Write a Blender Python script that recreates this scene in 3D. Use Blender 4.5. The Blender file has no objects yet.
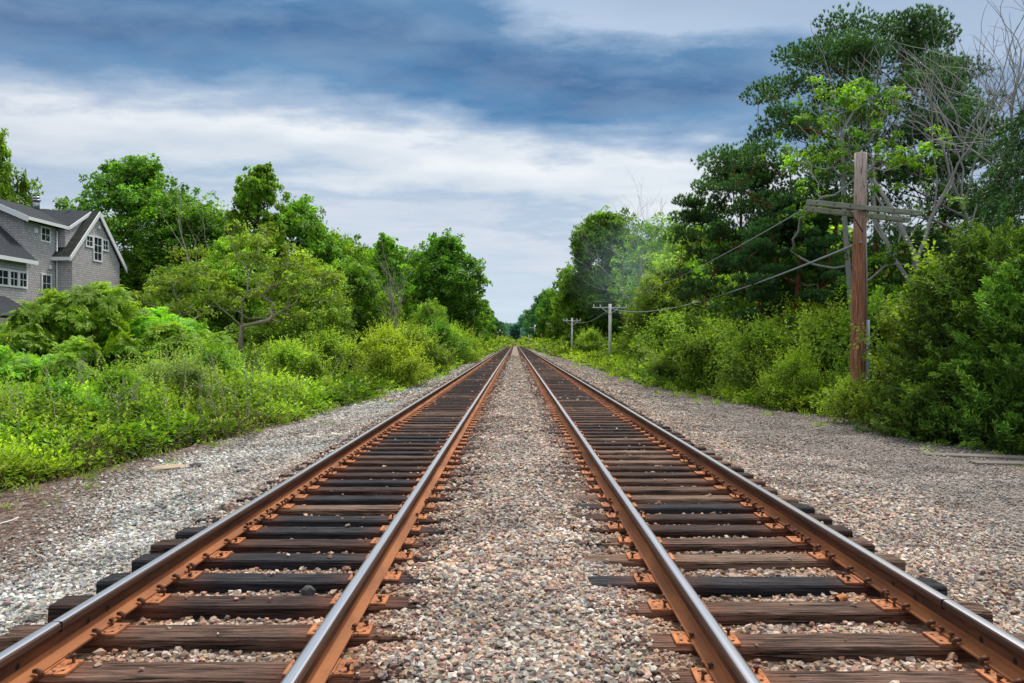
import bpy, math, random
import numpy as np
from mathutils import Vector

SC = bpy.context.scene
COL = SC.collection
FP, VX, VY, CH = 796.0, 515.0, 341.5, 1.75      # focal length in pixels, vanishing point, eye height


def wx(px, Y): return (px - VX) / FP * Y
def wz(py, Y): return CH - (py - VY) / FP * Y
def R(d): return math.radians(d)


# ------------------------------------------------------------------ naming
def tag(o, label=None, cat=None, group=None, kind=None):
    if label: o['label'] = label
    if cat: o['category'] = cat
    if group: o['group'] = group
    if kind: o['kind'] = kind
    return o


def empty(name, loc=(0, 0, 0), rz=0.0, s=1.0):
    o = bpy.data.objects.new(name, None)
    COL.objects.link(o)
    o.location = loc
    o.rotation_euler = (0, 0, rz)
    o.scale = (s, s, s) if not hasattr(s, '__len__') else s
    o.empty_display_size = 0.1
    return o


def link(name, me, parent=None, loc=None):
    o = bpy.data.objects.new(name, me)
    COL.objects.link(o)
    if parent: o.parent = parent
    if loc: o.location = loc
    return o


ORD = ['first', 'second', 'third', 'fourth', 'fifth', 'sixth', 'seventh', 'eighth', 'ninth', 'tenth', 'eleventh',
       'twelfth', 'thirteenth', 'fourteenth', 'fifteenth', 'sixteenth', 'seventeenth', 'eighteenth', 'nineteenth',
       'twentieth', 'twenty-first', 'twenty-second', 'twenty-third', 'twenty-fourth', 'twenty-fifth', 'twenty-sixth',
       'twenty-seventh', 'twenty-eighth', 'twenty-ninth', 'thirtieth', 'thirty-first', 'thirty-second', 'thirty-third',
       'thirty-fourth', 'thirty-fifth', 'thirty-sixth', 'thirty-seventh', 'thirty-eighth', 'thirty-ninth', 'fortieth']


# ------------------------------------------------------------------ materials
class NT:
    def __init__(s, name):
        s.m = bpy.data.materials.new(name)
        s.m.use_nodes = True
        s.t = s.m.node_tree
        s.t.nodes.clear()
        s.out = s.t.nodes.new('ShaderNodeOutputMaterial')

    def n(s, typ, ins=None, **kw):
        nd = s.t.nodes.new(typ)
        for k, v in kw.items(): setattr(nd, k, v)
        for k, v in (ins or {}).items():
            if isinstance(v, bpy.types.NodeSocket): s.t.links.new(v, nd.inputs[k])
            else: nd.inputs[k].default_value = v
        return nd

    def ramp(s, fac, stops, interp='LINEAR'):
        nd = s.t.nodes.new('ShaderNodeValToRGB')
        nd.color_ramp.interpolation = interp
        el = nd.color_ramp.elements
        el[0].position, el[0].color = stops[0][0], (*stops[0][1], 1)
        el[1].position, el[1].color = stops[-1][0], (*stops[-1][1], 1)
        for p, c in stops[1:-1]:
            e = el.new(p); e.color = (*c, 1)
        s.t.links.new(fac, nd.inputs[0])
        return nd.outputs[0]

    def mix(s, fac, a, b, mode='MIX'):
        nd = s.t.nodes.new('ShaderNodeMix')
        nd.data_type = 'RGBA'; nd.blend_type = mode
        for k, v in ((0, fac), (6, a), (7, b)):
            if isinstance(v, bpy.types.NodeSocket): s.t.links.new(v, nd.inputs[k])
            else: nd.inputs[k].default_value = v if k == 0 else (*v, 1)
        return nd.outputs[2]

    def math(s, op, a, b=0.0, c=0.0):
        nd = s.t.nodes.new('ShaderNodeMath'); nd.operation = op
        for k, v in ((0, a), (1, b), (2, c)):
            if isinstance(v, bpy.types.NodeSocket): s.t.links.new(v, nd.inputs[k])
            else: nd.inputs[k].default_value = v
        return nd.outputs[0]

    def noise(s, vec, scale, detail=3, rough=.55, sc=None):
        if sc is not None:
            mp = s.n('ShaderNodeMapping', {'Vector': vec, 'Scale': sc}); vec = mp.outputs[0]
        return s.n('ShaderNodeTexNoise', {'Vector': vec, 'Scale': scale, 'Detail': detail, 'Roughness': rough}).outputs[0]

    def attr(s, name): return s.n('ShaderNodeAttribute', attribute_name=name).outputs['Fac']

    def bump(s, h, st=.5, dist=.01, nrm=None):
        ins = {'Height': h, 'Strength': st, 'Distance': dist}
        if nrm: ins['Normal'] = nrm
        return s.n('ShaderNodeBump', ins).outputs[0]

    def obj(s): return s.n('ShaderNodeTexCoord').outputs['Object']

    def pbr(s, color, rough=.6, metal=0.0, normal=None, spec=.4):
        ins = {'Base Color': color if isinstance(color, bpy.types.NodeSocket) else (*color, 1), 'Roughness': rough,
               'Metallic': metal, 'Specular IOR Level': spec}
        if normal: ins['Normal'] = normal
        b = s.n('ShaderNodeBsdfPrincipled', ins)
        s.t.links.new(b.outputs[0], s.out.inputs[0])
        return s.m


def m_leaf(name, lo, mid, hi, trans=.42, nscale=.5, nvar=.5, rough=.5):
    t = NT(name)
    rnd = t.n('ShaderNodeNewGeometry').outputs['Random Per Island']
    c = t.ramp(rnd, [(0, lo), (.5, mid), (1, hi)])
    nz = t.noise(t.obj(), nscale, 2)
    f = t.n('ShaderNodeMapRange', {'Value': nz, 'From Min': .3, 'From Max': .7, 'To Min': 1 - nvar, 'To Max': 1 + nvar}).outputs[0]
    c = t.mix(1.0, c, t.n('ShaderNodeCombineColor', {0: f, 1: f, 2: f}).outputs[0], 'MULTIPLY')
    orn = t.n('ShaderNodeObjectInfo').outputs['Random']
    hue = t.n('ShaderNodeMapRange', {'Value': orn, 'To Min': .476, 'To Max': .502}).outputs[0]
    val = t.n('ShaderNodeMapRange', {'Value': t.math('FRACT', t.math('MULTIPLY', orn, 7.3)), 'To Min': .8, 'To Max': 1.2}).outputs[0]
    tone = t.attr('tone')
    val = t.math('MULTIPLY', val, t.n('ShaderNodeMapRange', {'Value': tone, 'From Min': .1, 'From Max': .95, 'To Min': .4, 'To Max': 1.6}).outputs[0])  # wide tone range puts leaf highlights and shadow into the colour
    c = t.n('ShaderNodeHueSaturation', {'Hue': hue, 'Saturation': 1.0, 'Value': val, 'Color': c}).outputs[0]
    b = t.n('ShaderNodeBsdfPrincipled', {'Base Color': c, 'Roughness': rough, 'Specular IOR Level': .3})
    tr = t.n('ShaderNodeBsdfTranslucent', {'Color': t.mix(1.0, c, (1.5, 1.45, .6), 'MULTIPLY')})
    mx = t.n('ShaderNodeMixShader', {0: trans, 1: b.outputs[0], 2: tr.outputs[0]})
    t.t.links.new(mx.outputs[0], t.out.inputs[0])
    return t.m


def m_bark(name, a, b, scale=6, st=.6):
    t = NT(name); o = t.obj()
    nz = t.noise(o, scale, 5, .65, (1, 1, .18))
    n2 = t.noise(o, 1.3, 2)
    c = t.mix(nz, a, b)
    c = t.mix(t.math('MULTIPLY', n2, .5), c, tuple(x * .5 for x in a))
    return t.pbr(c, .9, normal=t.bump(nz, st, .02), spec=.15)


M = {}


def m_rust_web():
    t = NT('rail_web_rust'); o = t.obj()
    n1 = t.noise(o, 5.0, 5, .65, (1, .3, 2.5)); n2 = t.noise(o, 50, 3, .6, (1, .5, 1.5))
    c = t.ramp(n1, [(.3, (.045, .022, .014)), (.5, (.11, .045, .022)), (.72, (.24, .09, .035))])
    c = t.mix(t.math('MULTIPLY', n2, .4), c, (.05, .025, .018))
    return t.pbr(c, .8, .05, t.bump(n2, .4, .003), .25)


def materials():
    M['leaf_dark'] = m_leaf('leaf_dark', (.06, .165, .016), (.10, .25, .022), (.175, .365, .035))
    M['leaf_mid'] = m_leaf('leaf_mid', (.065, .175, .014), (.11, .27, .02), (.20, .40, .032))
    M['leaf_light'] = m_leaf('leaf_light', (.11, .22, .022), (.18, .32, .032), (.28, .44, .055))
    M['leaf_yellow'] = m_leaf('leaf_yellow', (.145, .28, .02), (.235, .395, .028), (.35, .51, .05), nvar=.35)
    M['leaf_sumac'] = m_leaf('leaf_sumac', (.10, .27, .018), (.17, .38, .024), (.29, .52, .045), nscale=.9, nvar=.35)
    M['leaf_grey'] = m_leaf('leaf_grey', (.11, .2, .06), (.17, .28, .075), (.26, .38, .11))
    M['leaf_far'] = m_leaf('leaf_far', (.03, .12, .05), (.045, .16, .055), (.075, .22, .07), nvar=.3)  # bluer green, stands in for distance haze on far trees
    M['leaf_haze'] = m_leaf('leaf_haze', (.04, .13, .11), (.06, .17, .14), (.09, .23, .17), nvar=.25)  # distance haze painted into the leaf colour
    M['needle'] = m_leaf('needle', (.03, .10, .035), (.058, .165, .05), (.12, .27, .075), trans=.25, nscale=.7, rough=.45)
    M['juniper'] = m_leaf('juniper', (.04, .115, .014), (.08, .185, .022), (.19, .32, .04), trans=.3, nscale=1.1)
    M['spruce'] = m_leaf('spruce', (.016, .07, .02), (.028, .11, .024), (.06, .17, .03), trans=.1, nscale=1.0)
    M['bark_dark'] = m_bark('bark_dark', (.09, .07, .05), (.03, .025, .02))
    M['bark_pale'] = m_bark('bark_pale', (.42, .36, .3), (.16, .12, .1))
    M['bark_grey'] = m_bark('bark_grey', (.46, .445, .43), (.21, .20, .19))
    M['bark_pine'] = m_bark('bark_pine', (.34, .12, .06), (.1, .05, .035))
    M['bark_dead'] = m_bark('bark_dead', (.5, .46, .4), (.2, .17, .15))
    M['bramble'] = m_bark('bramble', (.17, .1, .075), (.07, .045, .035), 20)

    # rusty rail side
    t = NT('rail_rust'); o = t.obj()
    n1 = t.noise(o, 3.0, 5, .6, (1, .25, 1)); n2 = t.noise(o, 60, 3, .6); n3 = t.noise(o, 14, 3, .6, (1, .6, 3))
    c = t.ramp(n1, [(.3, (.09, .034, .016)), (.48, (.26, .09, .03)), (.7, (.5, .185, .06))])
    c = t.mix(t.math('MULTIPLY', n3, .55), c, (.1, .04, .022))
    c = t.mix(t.math('MULTIPLY', n2, .35), c, (.42, .17, .065))
    M['rail_rust'] = t.pbr(c, .75, 0.1, t.bump(n2, .4, .003), .3)
    M['rail_web'] = m_rust_web()
    t = NT('rail_head_side'); o = t.obj()
    n1 = t.noise(o, 8.0, 4, .6, (1, .15, 2))
    c = t.ramp(n1, [(.3, (.05, .03, .025)), (.7, (.14, .075, .05))])
    M['rail_side'] = t.pbr(c, .5, .4, None, .5)
    t = NT('rail_head_polished'); o = t.obj()
    sep = t.n('ShaderNodeSeparateXYZ', {0: o}).outputs[0]
    ax = t.math('ABSOLUTE', sep)
    n1 = t.noise(o, 30.0, 3, .6, (3, .02, 1)); n2 = t.noise(o, 1.2, 3, .5, (1, .3, 1))
    edge = t.n('ShaderNodeMapRange', {'Value': t.math('ADD', ax, t.math('MULTIPLY', n1, .012)), 'From Min': .026, 'From Max': .04}).outputs[0]
    c = t.mix(edge, (.60, .62, .68), (.2, .12, .09))
    c = t.mix(t.math('MULTIPLY', n2, .35), c, (.35, .33, .34))
    rg = t.n('ShaderNodeMapRange', {'Value': n1, 'To Min': .22, 'To Max': .42}).outputs[0]
    M['rail_top'] = t.pbr(c, rg, .9, None, .5)
    t = NT('tie_plate_rust'); o = t.obj()
    n1 = t.noise(o, 10, 4); n2 = t.noise(o, 90, 2)
    orn = t.n('ShaderNodeObjectInfo').outputs['Random']
    c = t.ramp(n1, [(.3, (.34, .115, .04)), (.5, (.55, .2, .075)), (.75, (.66, .27, .11))])
    c = t.mix(t.math('MULTIPLY', n2, .4), c, (.22, .08, .035))
    c = t.mix(t.math('MULTIPLY', orn, .6), c, (.26, .11, .06))
    n4 = t.noise(o, 22, 4, .7)
    c = t.mix(t.ramp(n4, [(.5, (0, 0, 0)), (.62, (.75, .75, .75))]), c, (.10, .045, .03))
    M['plate'] = t.pbr(c, .8, .05, t.bump(n2, .3, .002), .25)
    t = NT('spike_rust'); o = t.obj()
    n1 = t.noise(o, 40, 3)
    M['spike'] = t.pbr(t.ramp(n1, [(.35, (.06, .028, .02)), (.7, (.24, .09, .045))]), .7, .2, None, .3)
    M['hole'] = NT('bolt_hole_black').pbr((.01, .008, .006), .9)

    # sleeper timbers
    def tie(name, a, b, c3, rust=.5):
        t = NT(name); o = t.n('ShaderNodeTexCoord').outputs['Object']
        orn = t.n('ShaderNodeObjectInfo').outputs['Random']
        off = t.n('ShaderNodeCombineXYZ', {0: t.math('MULTIPLY', orn, 91), 1: t.math('MULTIPLY', orn, 37), 2: 0.0}).outputs[0]
        p = t.n('ShaderNodeVectorMath', {0: o, 1: off}, operation='ADD').outputs[0]
        g = t.noise(p, 16, 6, .65, (.14, 2.2, 2.2))
        g2 = t.noise(p, 42, 4, .6, (.06, 2.4, 2.4))
        big = t.noise(p, 1.4, 3)
        col = t.ramp(g, [(.3, a), (.52, b), (.75, c3)])
        crack = t.ramp(g2, [(.39, (0, 0, 0)), (.46, (1, 1, 1))])
        crackf = t.n('ShaderNodeRGBToBW', {0: crack}).outputs[0]
        col = t.mix(crackf, tuple(x * .2 for x in a), col)
        col = t.mix(t.math('MULTIPLY', t.n('ShaderNodeMapRange', {'Value': big, 'From Min': .45, 'From Max': .75}).outputs[0], .5), col, tuple(x * .55 for x in a))
        sx = t.n('ShaderNodeSeparateXYZ', {0: o}).outputs[0]
        d = t.math('ABSOLUTE', t.math('SUBTRACT', t.math('ABSOLUTE', sx), .753))
        rf = t.n('ShaderNodeMapRange', {'Value': t.math('ADD', d, t.math('MULTIPLY', big, .25)), 'From Min': .2, 'From Max': .5, 'To Min': rust, 'To Max': 0.0}).outputs[0]
        col = t.mix(rf, col, (.2, .065, .03))
        h = t.math('ADD', t.math('MULTIPLY', g, .6), t.math('MULTIPLY', crackf, .5))
        return t.pbr(col, .8, 0, t.bump(h, 1.0, .02), .25)
    M['tie_brown'] = tie('weathered_brown_timber', (.035, .02, .015), (.125, .07, .05), (.30, .19, .14))
    M['tie_black'] = tie('creosoted_black_timber', (.008, .008, .011), (.022, .021, .027), (.07, .07, .085), .35)
    M['tie_dark'] = tie('dark_brown_timber', (.018, .011, .01), (.05, .026, .021), (.12, .068, .052), .5)
    M['tie_tan'] = tie('pale_split_timber', (.07, .042, .03), (.20, .125, .09), (.36, .25, .18))

    # ballast stones
    def stones(t, rnd, cool, rust, fine):
        warm = [(0, (.48, .37, .26)), (.12, (.29, .285, .28)), (.24, (.62, .57, .5)), (.34, (.25, .145, .13)), (.44, (.54, .40, .31)),
                (.54, (.32, .30, .28)), (.63, (.14, .11, .105)), (.7, (.62, .58, .52)), (.78, (.38, .22, .18)), (.86, (.27, .27, .22)), (.94, (.48, .29, .18))]
        cl = [(0, (.40, .42, .41)), (.12, (.26, .28, .29)), (.25, (.55, .56, .54)), (.36, (.30, .27, .25)), (.46, (.35, .40, .36)),
              (.56, (.45, .41, .35)), (.66, (.16, .17, .18)), (.75, (.66, .66, .63)), (.84, (.24, .18, .17)), (.92, (.4, .36, .28))]
        a = t.ramp(rnd, warm, 'CONSTANT'); b = t.ramp(rnd, cl, 'CONSTANT')
        c = t.mix(cool, a, t.mix(1.0, b, (1.14, 1.16, 1.17), 'MULTIPLY'))
        c = t.mix(t.math('MULTIPLY', fine, .55), c, (.215, .205, .20))
        c = t.mix(t.math('MULTIPLY', rust, .62), c, (.36, .17, .075))
        return c
    t = NT('ballast_stone'); o = t.obj()
    rnd = t.n('ShaderNodeNewGeometry').outputs['Random Per Island']
    c = stones(t, rnd, t.attr('cool'), t.attr('rust'), t.attr('fine'))
    nz = t.noise(o, 60, 3); n2 = t.noise(o, 1.1, 3)
    c = t.mix(t.math('MULTIPLY', nz, .45), c, (.16, .14, .125))
    f = t.n('ShaderNodeMapRange', {'Value': n2, 'From Min': .35, 'From Max': .65, 'To Min': .62, 'To Max': 1.14}).outputs[0]
    c = t.mix(1.0, c, t.n('ShaderNodeCombineColor', {0: f, 1: f, 2: f}).outputs[0], 'MULTIPLY')
    c = t.mix(1.0, c, (1.27, 1.24, 1.22), 'MULTIPLY')
    M['stone'] = t.pbr(c, .85, 0, None, .25)

    # ground
    t = NT('ground_gravel_and_soil'); o = t.obj()
    v = t.n('ShaderNodeTexVoronoi', {'Vector': o, 'Scale': 22.0})
    rnd = t.n('ShaderNodeSeparateXYZ', {0: v.outputs['Color']}).outputs[0]
    c = stones(t, rnd, t.attr('cool'), t.attr('rust'), t.attr('fine'))
    dk = t.n('ShaderNodeMapRange', {'Value': v.outputs['Distance'], 'From Min': .35, 'From Max': .75, 'To Min': .8, 'To Max': .35}).outputs[0]  # self-shadow of stones painted in: ground dimmed, gaps darkest
    c = t.mix(1.0, c, t.n('ShaderNodeCombineColor', {0: dk, 1: dk, 2: dk}).outputs[0], 'MULTIPLY')
    n1 = t.noise(o, 7, 5, .65); n3 = t.noise(o, .7, 3)
    soil = t.ramp(n1, [(.3, (.06, .045, .038)), (.5, (.15, .115, .095)), (.7, (.29, .235, .20))])
    g = t.ramp(n1, [(.35, (.02, .035, .01)), (.65, (.05, .09, .02))])
    c = t.mix(t.math('ADD', t.attr('soil'), 0.0), c, soil)
    c = t.mix(t.attr('green'), c, g)
    h = t.math('ADD', t.math('MULTIPLY', dk, .6), n1)
    M['ground'] = t.pbr(c, .95, 0, t.bump(h, .8, .025), .15)

    # utility pole timber
    t = NT('pole_timber'); o = t.obj()
    g = t.noise(o, 14, 6, .65, (2.5, 2.5, .1)); g2 = t.noise(o, 30, 4, .6, (2.5, 2.5, .06)); big = t.noise(o, .9, 3)
    c = t.ramp(g, [(.3, (.09, .035, .02)), (.5, (.3, .13, .075)), (.72, (.46, .24, .15))])
    top = t.n('ShaderNodeMapRange', {'Value': t.n('ShaderNodeSeparateXYZ', {0: o}).outputs[2], 'From Min': 4.5, 'From Max': 6.3}).outputs[0]
    c = t.mix(t.math('MULTIPLY', top, .75), c, t.ramp(g, [(.3, (.34, .29, .26)), (.7, (.70, .63, .58))]))
    c = t.mix(t.ramp(g2, [(.36, (1, 1, 1)), (.42, (0, 0, 0))]), c, (.03, .015, .01))
    M['pole'] = t.pbr(c, .85, 0, t.bump(g, .8, .015), .2)
    t = NT('grey_timber'); o = t.obj()
    g = t.noise(o, 20, 6, .65, (.12, 2.5, 2.5)); n2 = t.noise(o, 3, 3)
    c = t.ramp(g, [(.3, (.10, .10, .085)), (.5, (.24, .25, .21)), (.72, (.42, .42, .36))])
    c = t.mix(t.math('MULTIPLY', n2, .4), c, (.2, .26, .14))
    M['grey_wood'] = t.pbr(c, .9, 0, t.bump(g, .8, .01), .15)
    t = NT('pale_pole'); o = t.obj()
    g = t.noise(o, 8, 4, .6, (2, 2, .2))
    M['pale_pole'] = t.pbr(t.ramp(g, [(.3, (.62, .62, .60)), (.7, (.85, .85, .83))]), .8)
    M['cable'] = NT('grey_cable').pbr((.26, .29, .33), .45)
    M['iron'] = NT('dark_iron').pbr((.05, .04, .035), .6, .4)
    M['conduit'] = NT('grey_conduit').pbr((.22, .27, .3), .5)
    M['insul'] = NT('insulator_glass').pbr((.1, .13, .12), .25)

    # house
    t = NT('cedar_shingles'); o = t.obj()
    sw = t.n('ShaderNodeSeparateXYZ', {0: o})
    u = t.math('ADD', sw.outputs[0], sw.outputs[1])
    vec = t.n('ShaderNodeCombineXYZ', {0: u, 1: sw.outputs[2], 2: 0.0}).outputs[0]
    br = t.n('ShaderNodeTexBrick', {'Vector': vec, 'Scale': 1.0, 'Mortar Size': .012, 'Brick Width': .22, 'Row Height': .14,
                                    'Color1': (.78, .75, .76, 1), 'Color2': (.54, .515, .52, 1), 'Mortar': (.10, .095, .095, 1), 'Bias': 0.0}, offset=.37)
    n1 = t.noise(vec, 4, 4); n2 = t.noise(vec, 30, 3, .6, (3, .3, 1))
    c = t.mix(t.math('MULTIPLY', n1, .5), br.outputs[0], (.32, .295, .30))
    c = t.mix(t.math('MULTIPLY', n2, .35), c, (.48, .43, .41))
    M['shingle'] = t.pbr(c, .9, 0, t.bump(br.outputs[1], -.8, .03), .15)
    t = NT('asphalt_roofing'); o = t.obj()
    n1 = t.noise(o, 9, 4, .7); n2 = t.noise(o, .8, 2)
    c = t.ramp(n1, [(.35, (.02, .025, .032)), (.65, (.055, .064, .078))])
    c = t.mix(t.math('MULTIPLY', n2, .4), c, (.05, .055, .06))
    M['roofing'] = t.pbr(c, .95, 0, t.bump(n1, .4, .02), .15)
    t = NT('mossy_roofing'); o = t.obj()
    n1 = t.noise(o, 5, 4, .7)
    M['moss_roof'] = t.pbr(t.ramp(n1, [(.35, (.022, .026, .03)), (.6, (.045, .048, .04)), (.78, (.14, .12, .05))]), .95, 0, None, .15)
    M['white'] = NT('white_trim').pbr((.85, .86, .87), .6)
    M['glass'] = NT('window_glass').pbr((.02, .03, .035), .08, 0, None, .8)
    M['metal'] = NT('galvanised_metal').pbr((.4, .42, .44), .35, .8)
    M['white_box'] = NT('white_enclosure').pbr((.75, .77, .8), .5)
    M['plank'] = m_bark('old_plank', (.26, .235, .21), (.11, .095, .085), 16, .5)
    M['rock_pale'] = m_bark('rock_pale', (.5, .4, .29), (.36, .28, .2), 9, .3)
    M['rock_dark'] = m_bark('rock_dark', (.1, .1, .1), (.05, .05, .055), 9, .3)
    M['rock_grey'] = m_bark('rock_grey', (.36, .34, .32), (.2, .19, .18), 9, .3)


# ------------------------------------------------------------------ mesh helpers
def np_mesh(name, V, faces, mat, k, attrs=None, smooth=False, point_attrs=None):
    me = bpy.data.meshes.new(name)
    V = np.asarray(V, np.float32); faces = np.asarray(faces, np.int32)
    me.vertices.add(len(V)); me.vertices.foreach_set('co', V.ravel())
    me.loops.add(faces.size); me.loops.foreach_set('vertex_index', faces.ravel())
    me.polygons.add(len(faces))
    me.polygons.foreach_set('loop_start', np.arange(0, faces.size, k, dtype=np.int32))
    try: me.polygons.foreach_set('loop_total', np.full(len(faces), k, np.int32))
    except Exception: pass
    for n, a in (attrs or {}).items():
        at = me.attributes.new(n, 'FLOAT', 'FACE'); at.data.foreach_set('value', np.asarray(a, np.float32))
    for n, a in (point_attrs or {}).items():
        at = me.attributes.new(n, 'FLOAT', 'POINT'); at.data.foreach_set('value', np.asarray(a, np.float32))
    me.update(calc_edges=True)
    if smooth: me.polygons.foreach_set('use_smooth', np.ones(len(faces), bool))
    else: me.polygons.foreach_set('use_smooth', np.zeros(len(faces), bool))
    me.materials.append(mat)
    return me


def unit(a): return a / np.maximum(np.linalg.norm(a, axis=1, keepdims=True), 1e-6)


class Leaves:
    def __init__(s): s.V, s.T = [], []

    def add(s, P, D, U, L, W, fold=.22, tone=.5):
        n = len(P)
        D = unit(D); S = unit(np.cross(D, U)); N = np.cross(S, D)
        L = np.broadcast_to(np.asarray(L, float).reshape(-1, 1), (n, 1)); W = np.broadcast_to(np.asarray(W, float).reshape(-1, 1), (n, 1))
        mid = P + D * L * .42 + N * W * fold
        q = np.stack([P, mid - S * W * .5, P + D * L, mid + S * W * .5], 1)
        s.V.append(q.reshape(-1, 3)); s.T.append(np.broadcast_to(np.asarray(tone, float), (n,)))

    def mesh(s, name, mat):
        V = np.concatenate(s.V); T = np.concatenate(s.T)
        return np_mesh(name, V, np.arange(len(V)).reshape(-1, 4), mat, 4, {'tone': T})


class MB:
    """collects simple solids into one mesh"""
    def __init__(s): s.v, s.f, s.m, s.sm = [], [], [], []

    def add(s, vs, fs, mi=0, smooth=False):
        b = len(s.v); s.v += [tuple(v) for v in vs]
        for f in fs: s.f.append(tuple(i + b for i in f)); s.m.append(mi); s.sm.append(smooth)

    def box(s, x0, x1, y0, y1, z0, z1, mi=0):
        vs = [(x, y, z) for z in (z0, z1) for y in (y0, y1) for x in (x0, x1)]
        s.add(vs, [(0, 2, 3, 1), (4, 5, 7, 6), (0, 1, 5, 4), (2, 6, 7, 3), (0, 4, 6, 2), (1, 3, 7, 5)], mi)

    def tube(s, pts, rad, k=6, mi=0, caps=True):
        pts = [Vector(p) for p in pts]; n = len(pts)
        rad = [rad] * n if not hasattr(rad, '__len__') else rad
        up = Vector((0.13, .31, .94)); vs = []
        prev = None
        for i, p in enumerate(pts):
            d = (pts[min(i + 1, n - 1)] - pts[max(i - 1, 0)]).normalized()
            if prev is None:
                a = d.cross(up)
                if a.length < .1: a = d.cross(Vector((1, 0, 0)))
            else:
                a = prev - d * prev.dot(d)
            a.normalize(); prev = a; b = d.cross(a)
            for j in range(k):
                t = 2 * math.pi * j / k
                vs.append(p + (a * math.cos(t) + b * math.sin(t)) * rad[i])
        fs = [(i * k + j, i * k + (j + 1) % k, (i + 1) * k + (j + 1) % k, (i + 1) * k + j) for i in range(n - 1) for j in range(k)]
        if caps: fs += [tuple(range(k - 1, -1, -1)), tuple((n - 1) * k + j for j in range(k))]
        s.add(vs, fs, mi, True)

    def prism(s, poly, axis, a0, a1, mi=0):
        """poly: 2-D outline; axis 'x': poly=(y,z); 'y': (x,z); 'z': (x,y)"""
        def P(u, v, a): return {'x': (a, u, v), 'y': (u, a, v), 'z': (u, v, a)}[axis]
        n = len(poly)
        vs = [P(u, v, a0) for u, v in poly] + [P(u, v, a1) for u, v in poly]
        fs = [tuple(range(n)), tuple(range(2 * n - 1, n - 1, -1))] + [(i, (i + 1) % n, (i + 1) % n + n, i + n) for i in range(n)]
        s.add(vs, fs, mi)

    def mesh(s, name, mats, bevel=0.0):
        me = bpy.data.meshes.new(name); me.from_pydata(s.v, [], s.f)
        for m in (mats if isinstance(mats, (list, tuple)) else [mats]): me.materials.append(m)
        me.polygons.foreach_set('material_index', s.m); me.polygons.foreach_set('use_smooth', s.sm)
        import bmesh
        bm = bmesh.new(); bm.from_mesh(me)
        bmesh.ops.recalc_face_normals(bm, faces=bm.faces)
        if bevel: bmesh.ops.bevel(bm, geom=list(bm.edges), offset=bevel, segments=1, affect='EDGES')
        bm.to_mesh(me); bm.free()
        return me

    def build(s, name, mats, parent=None, bevel=0.0): return link(name, s.mesh(name, mats, bevel), parent)


def sn(x, y, seed=0):
    """smooth pseudo-noise in about -1..1"""
    r = np.random.RandomState(seed); v = 0
    for k in range(5):
        a = r.uniform(0, 6.28); f = r.uniform(.6, 1.6); p = r.uniform(0, 6.28)
        v = v + np.sin((x * math.cos(a) + y * math.sin(a)) * f + p + .8 * np.sin(x * f * .7 - y * .5 + p))
    return v / 3.2


# ------------------------------------------------------------------ terrain
HX = [-60, -12, -7, -5, -3.5, -3.12, -2.6, -2.4, -1.2, -1.0, -.8, -.5, 0, .5, .85, 1.05, 1.25, 2.4, 2.65, 3.15, 3.5, 5, 9, 14, 60]
HZ = [-.42, -.42, -.34, -.24, -.15, -.12, -.09, -.085, -.085, -.06, -.035, -.005, .015, -.005, -.03, -.055, -.08, -.08, -.085, -.09, -.12, -.19, -.28, -.3, -.3]
VLY = [0, 8, 11, 14, 17, 21, 28, 37, 60, 150, 700]
VLX = [-8.6, -7.9, -7.3, -6.8, -6.3, -5.7, -5.1, -4.7, -4.8, -4.8, -4.9]
GLX = [-4.0, -4.35, -5.3, -5.6, -5.45, -5.2, -4.7, -4.4, -4.4, -4.4, -4.4]
VRY = [0, 10, 14.5, 17, 20.7, 25, 30, 37, 50, 72, 150, 700]
VRX = [10.6, 10.1, 9.4, 9.0, 8.6, 7.3, 6.6, 6.2, 6.2, 6.4, 5.9, 5.2]


def gz(x, y):
    z = np.interp(x, HX, HZ)
    near = np.clip(1 - y / 60, 0, 1)
    z = z + .075 * np.clip((y - 6.3) / 1.5, 0, 1) * np.clip((-2.55 - x) / .1, 0, 1) * np.clip((x + 3.6) / .5, 0, 1)
    z = z + near * (.012 * sn(x * 2.6, y * 2.6, 3) + .008 * sn(x * 7, y * 7, 4))
    far = np.clip((np.abs(x) - 7) / 8, 0, 1)
    return z + far * .18 * sn(x * .35, y * .35, 5)


def fields(x, y):
    vl, gl, vr = np.interp(y, VLY, VLX), np.interp(y, VLY, GLX), np.interp(y, VRY, VRX)
    w = .35 * sn(x * 1.5, y * 1.5, 8)
    soil = np.clip((gl + w - x) / .5, 0, 1) + np.clip((x - vr + .5 + w) / .6, 0, 1)
    green = np.clip((vl - .6 + w - x) / 1.2, 0, 1) + np.clip((x - vr - .6 + w) / 1.2, 0, 1)
    rust = np.zeros_like(x)
    for r in RAILS: rust = np.maximum(rust, np.clip(1 - np.abs(x - r) / .42, 0, 1))
    inside = ((x > -2.5) & (x < -1.05)) | ((x > 1.1) & (x < 2.6))
    rust = np.clip(rust + .35 * inside, 0, 1)
    cool = np.clip((-2.9 - x) / .5, 0, 1) + .25 * np.clip((x - 3.2), 0, 1) + .25 * np.clip(1 - np.abs(x) / .5, 0, 1)
    fine = np.clip((x - 4.0 + w) / 1.5, 0, 1)
    cool = cool * np.clip(.75 + .45 * sn(x * 1.2, y * .8, 71), .2, 1)
    return dict(soil=np.clip(soil, 0, 1), green=np.clip(green, 0, 1), rust=rust, cool=np.clip(cool, 0, 1), fine=fine)


RAILS = [-2.54, -1.035, 1.09, 2.597]
TC = [-1.787, 1.843]


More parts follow.
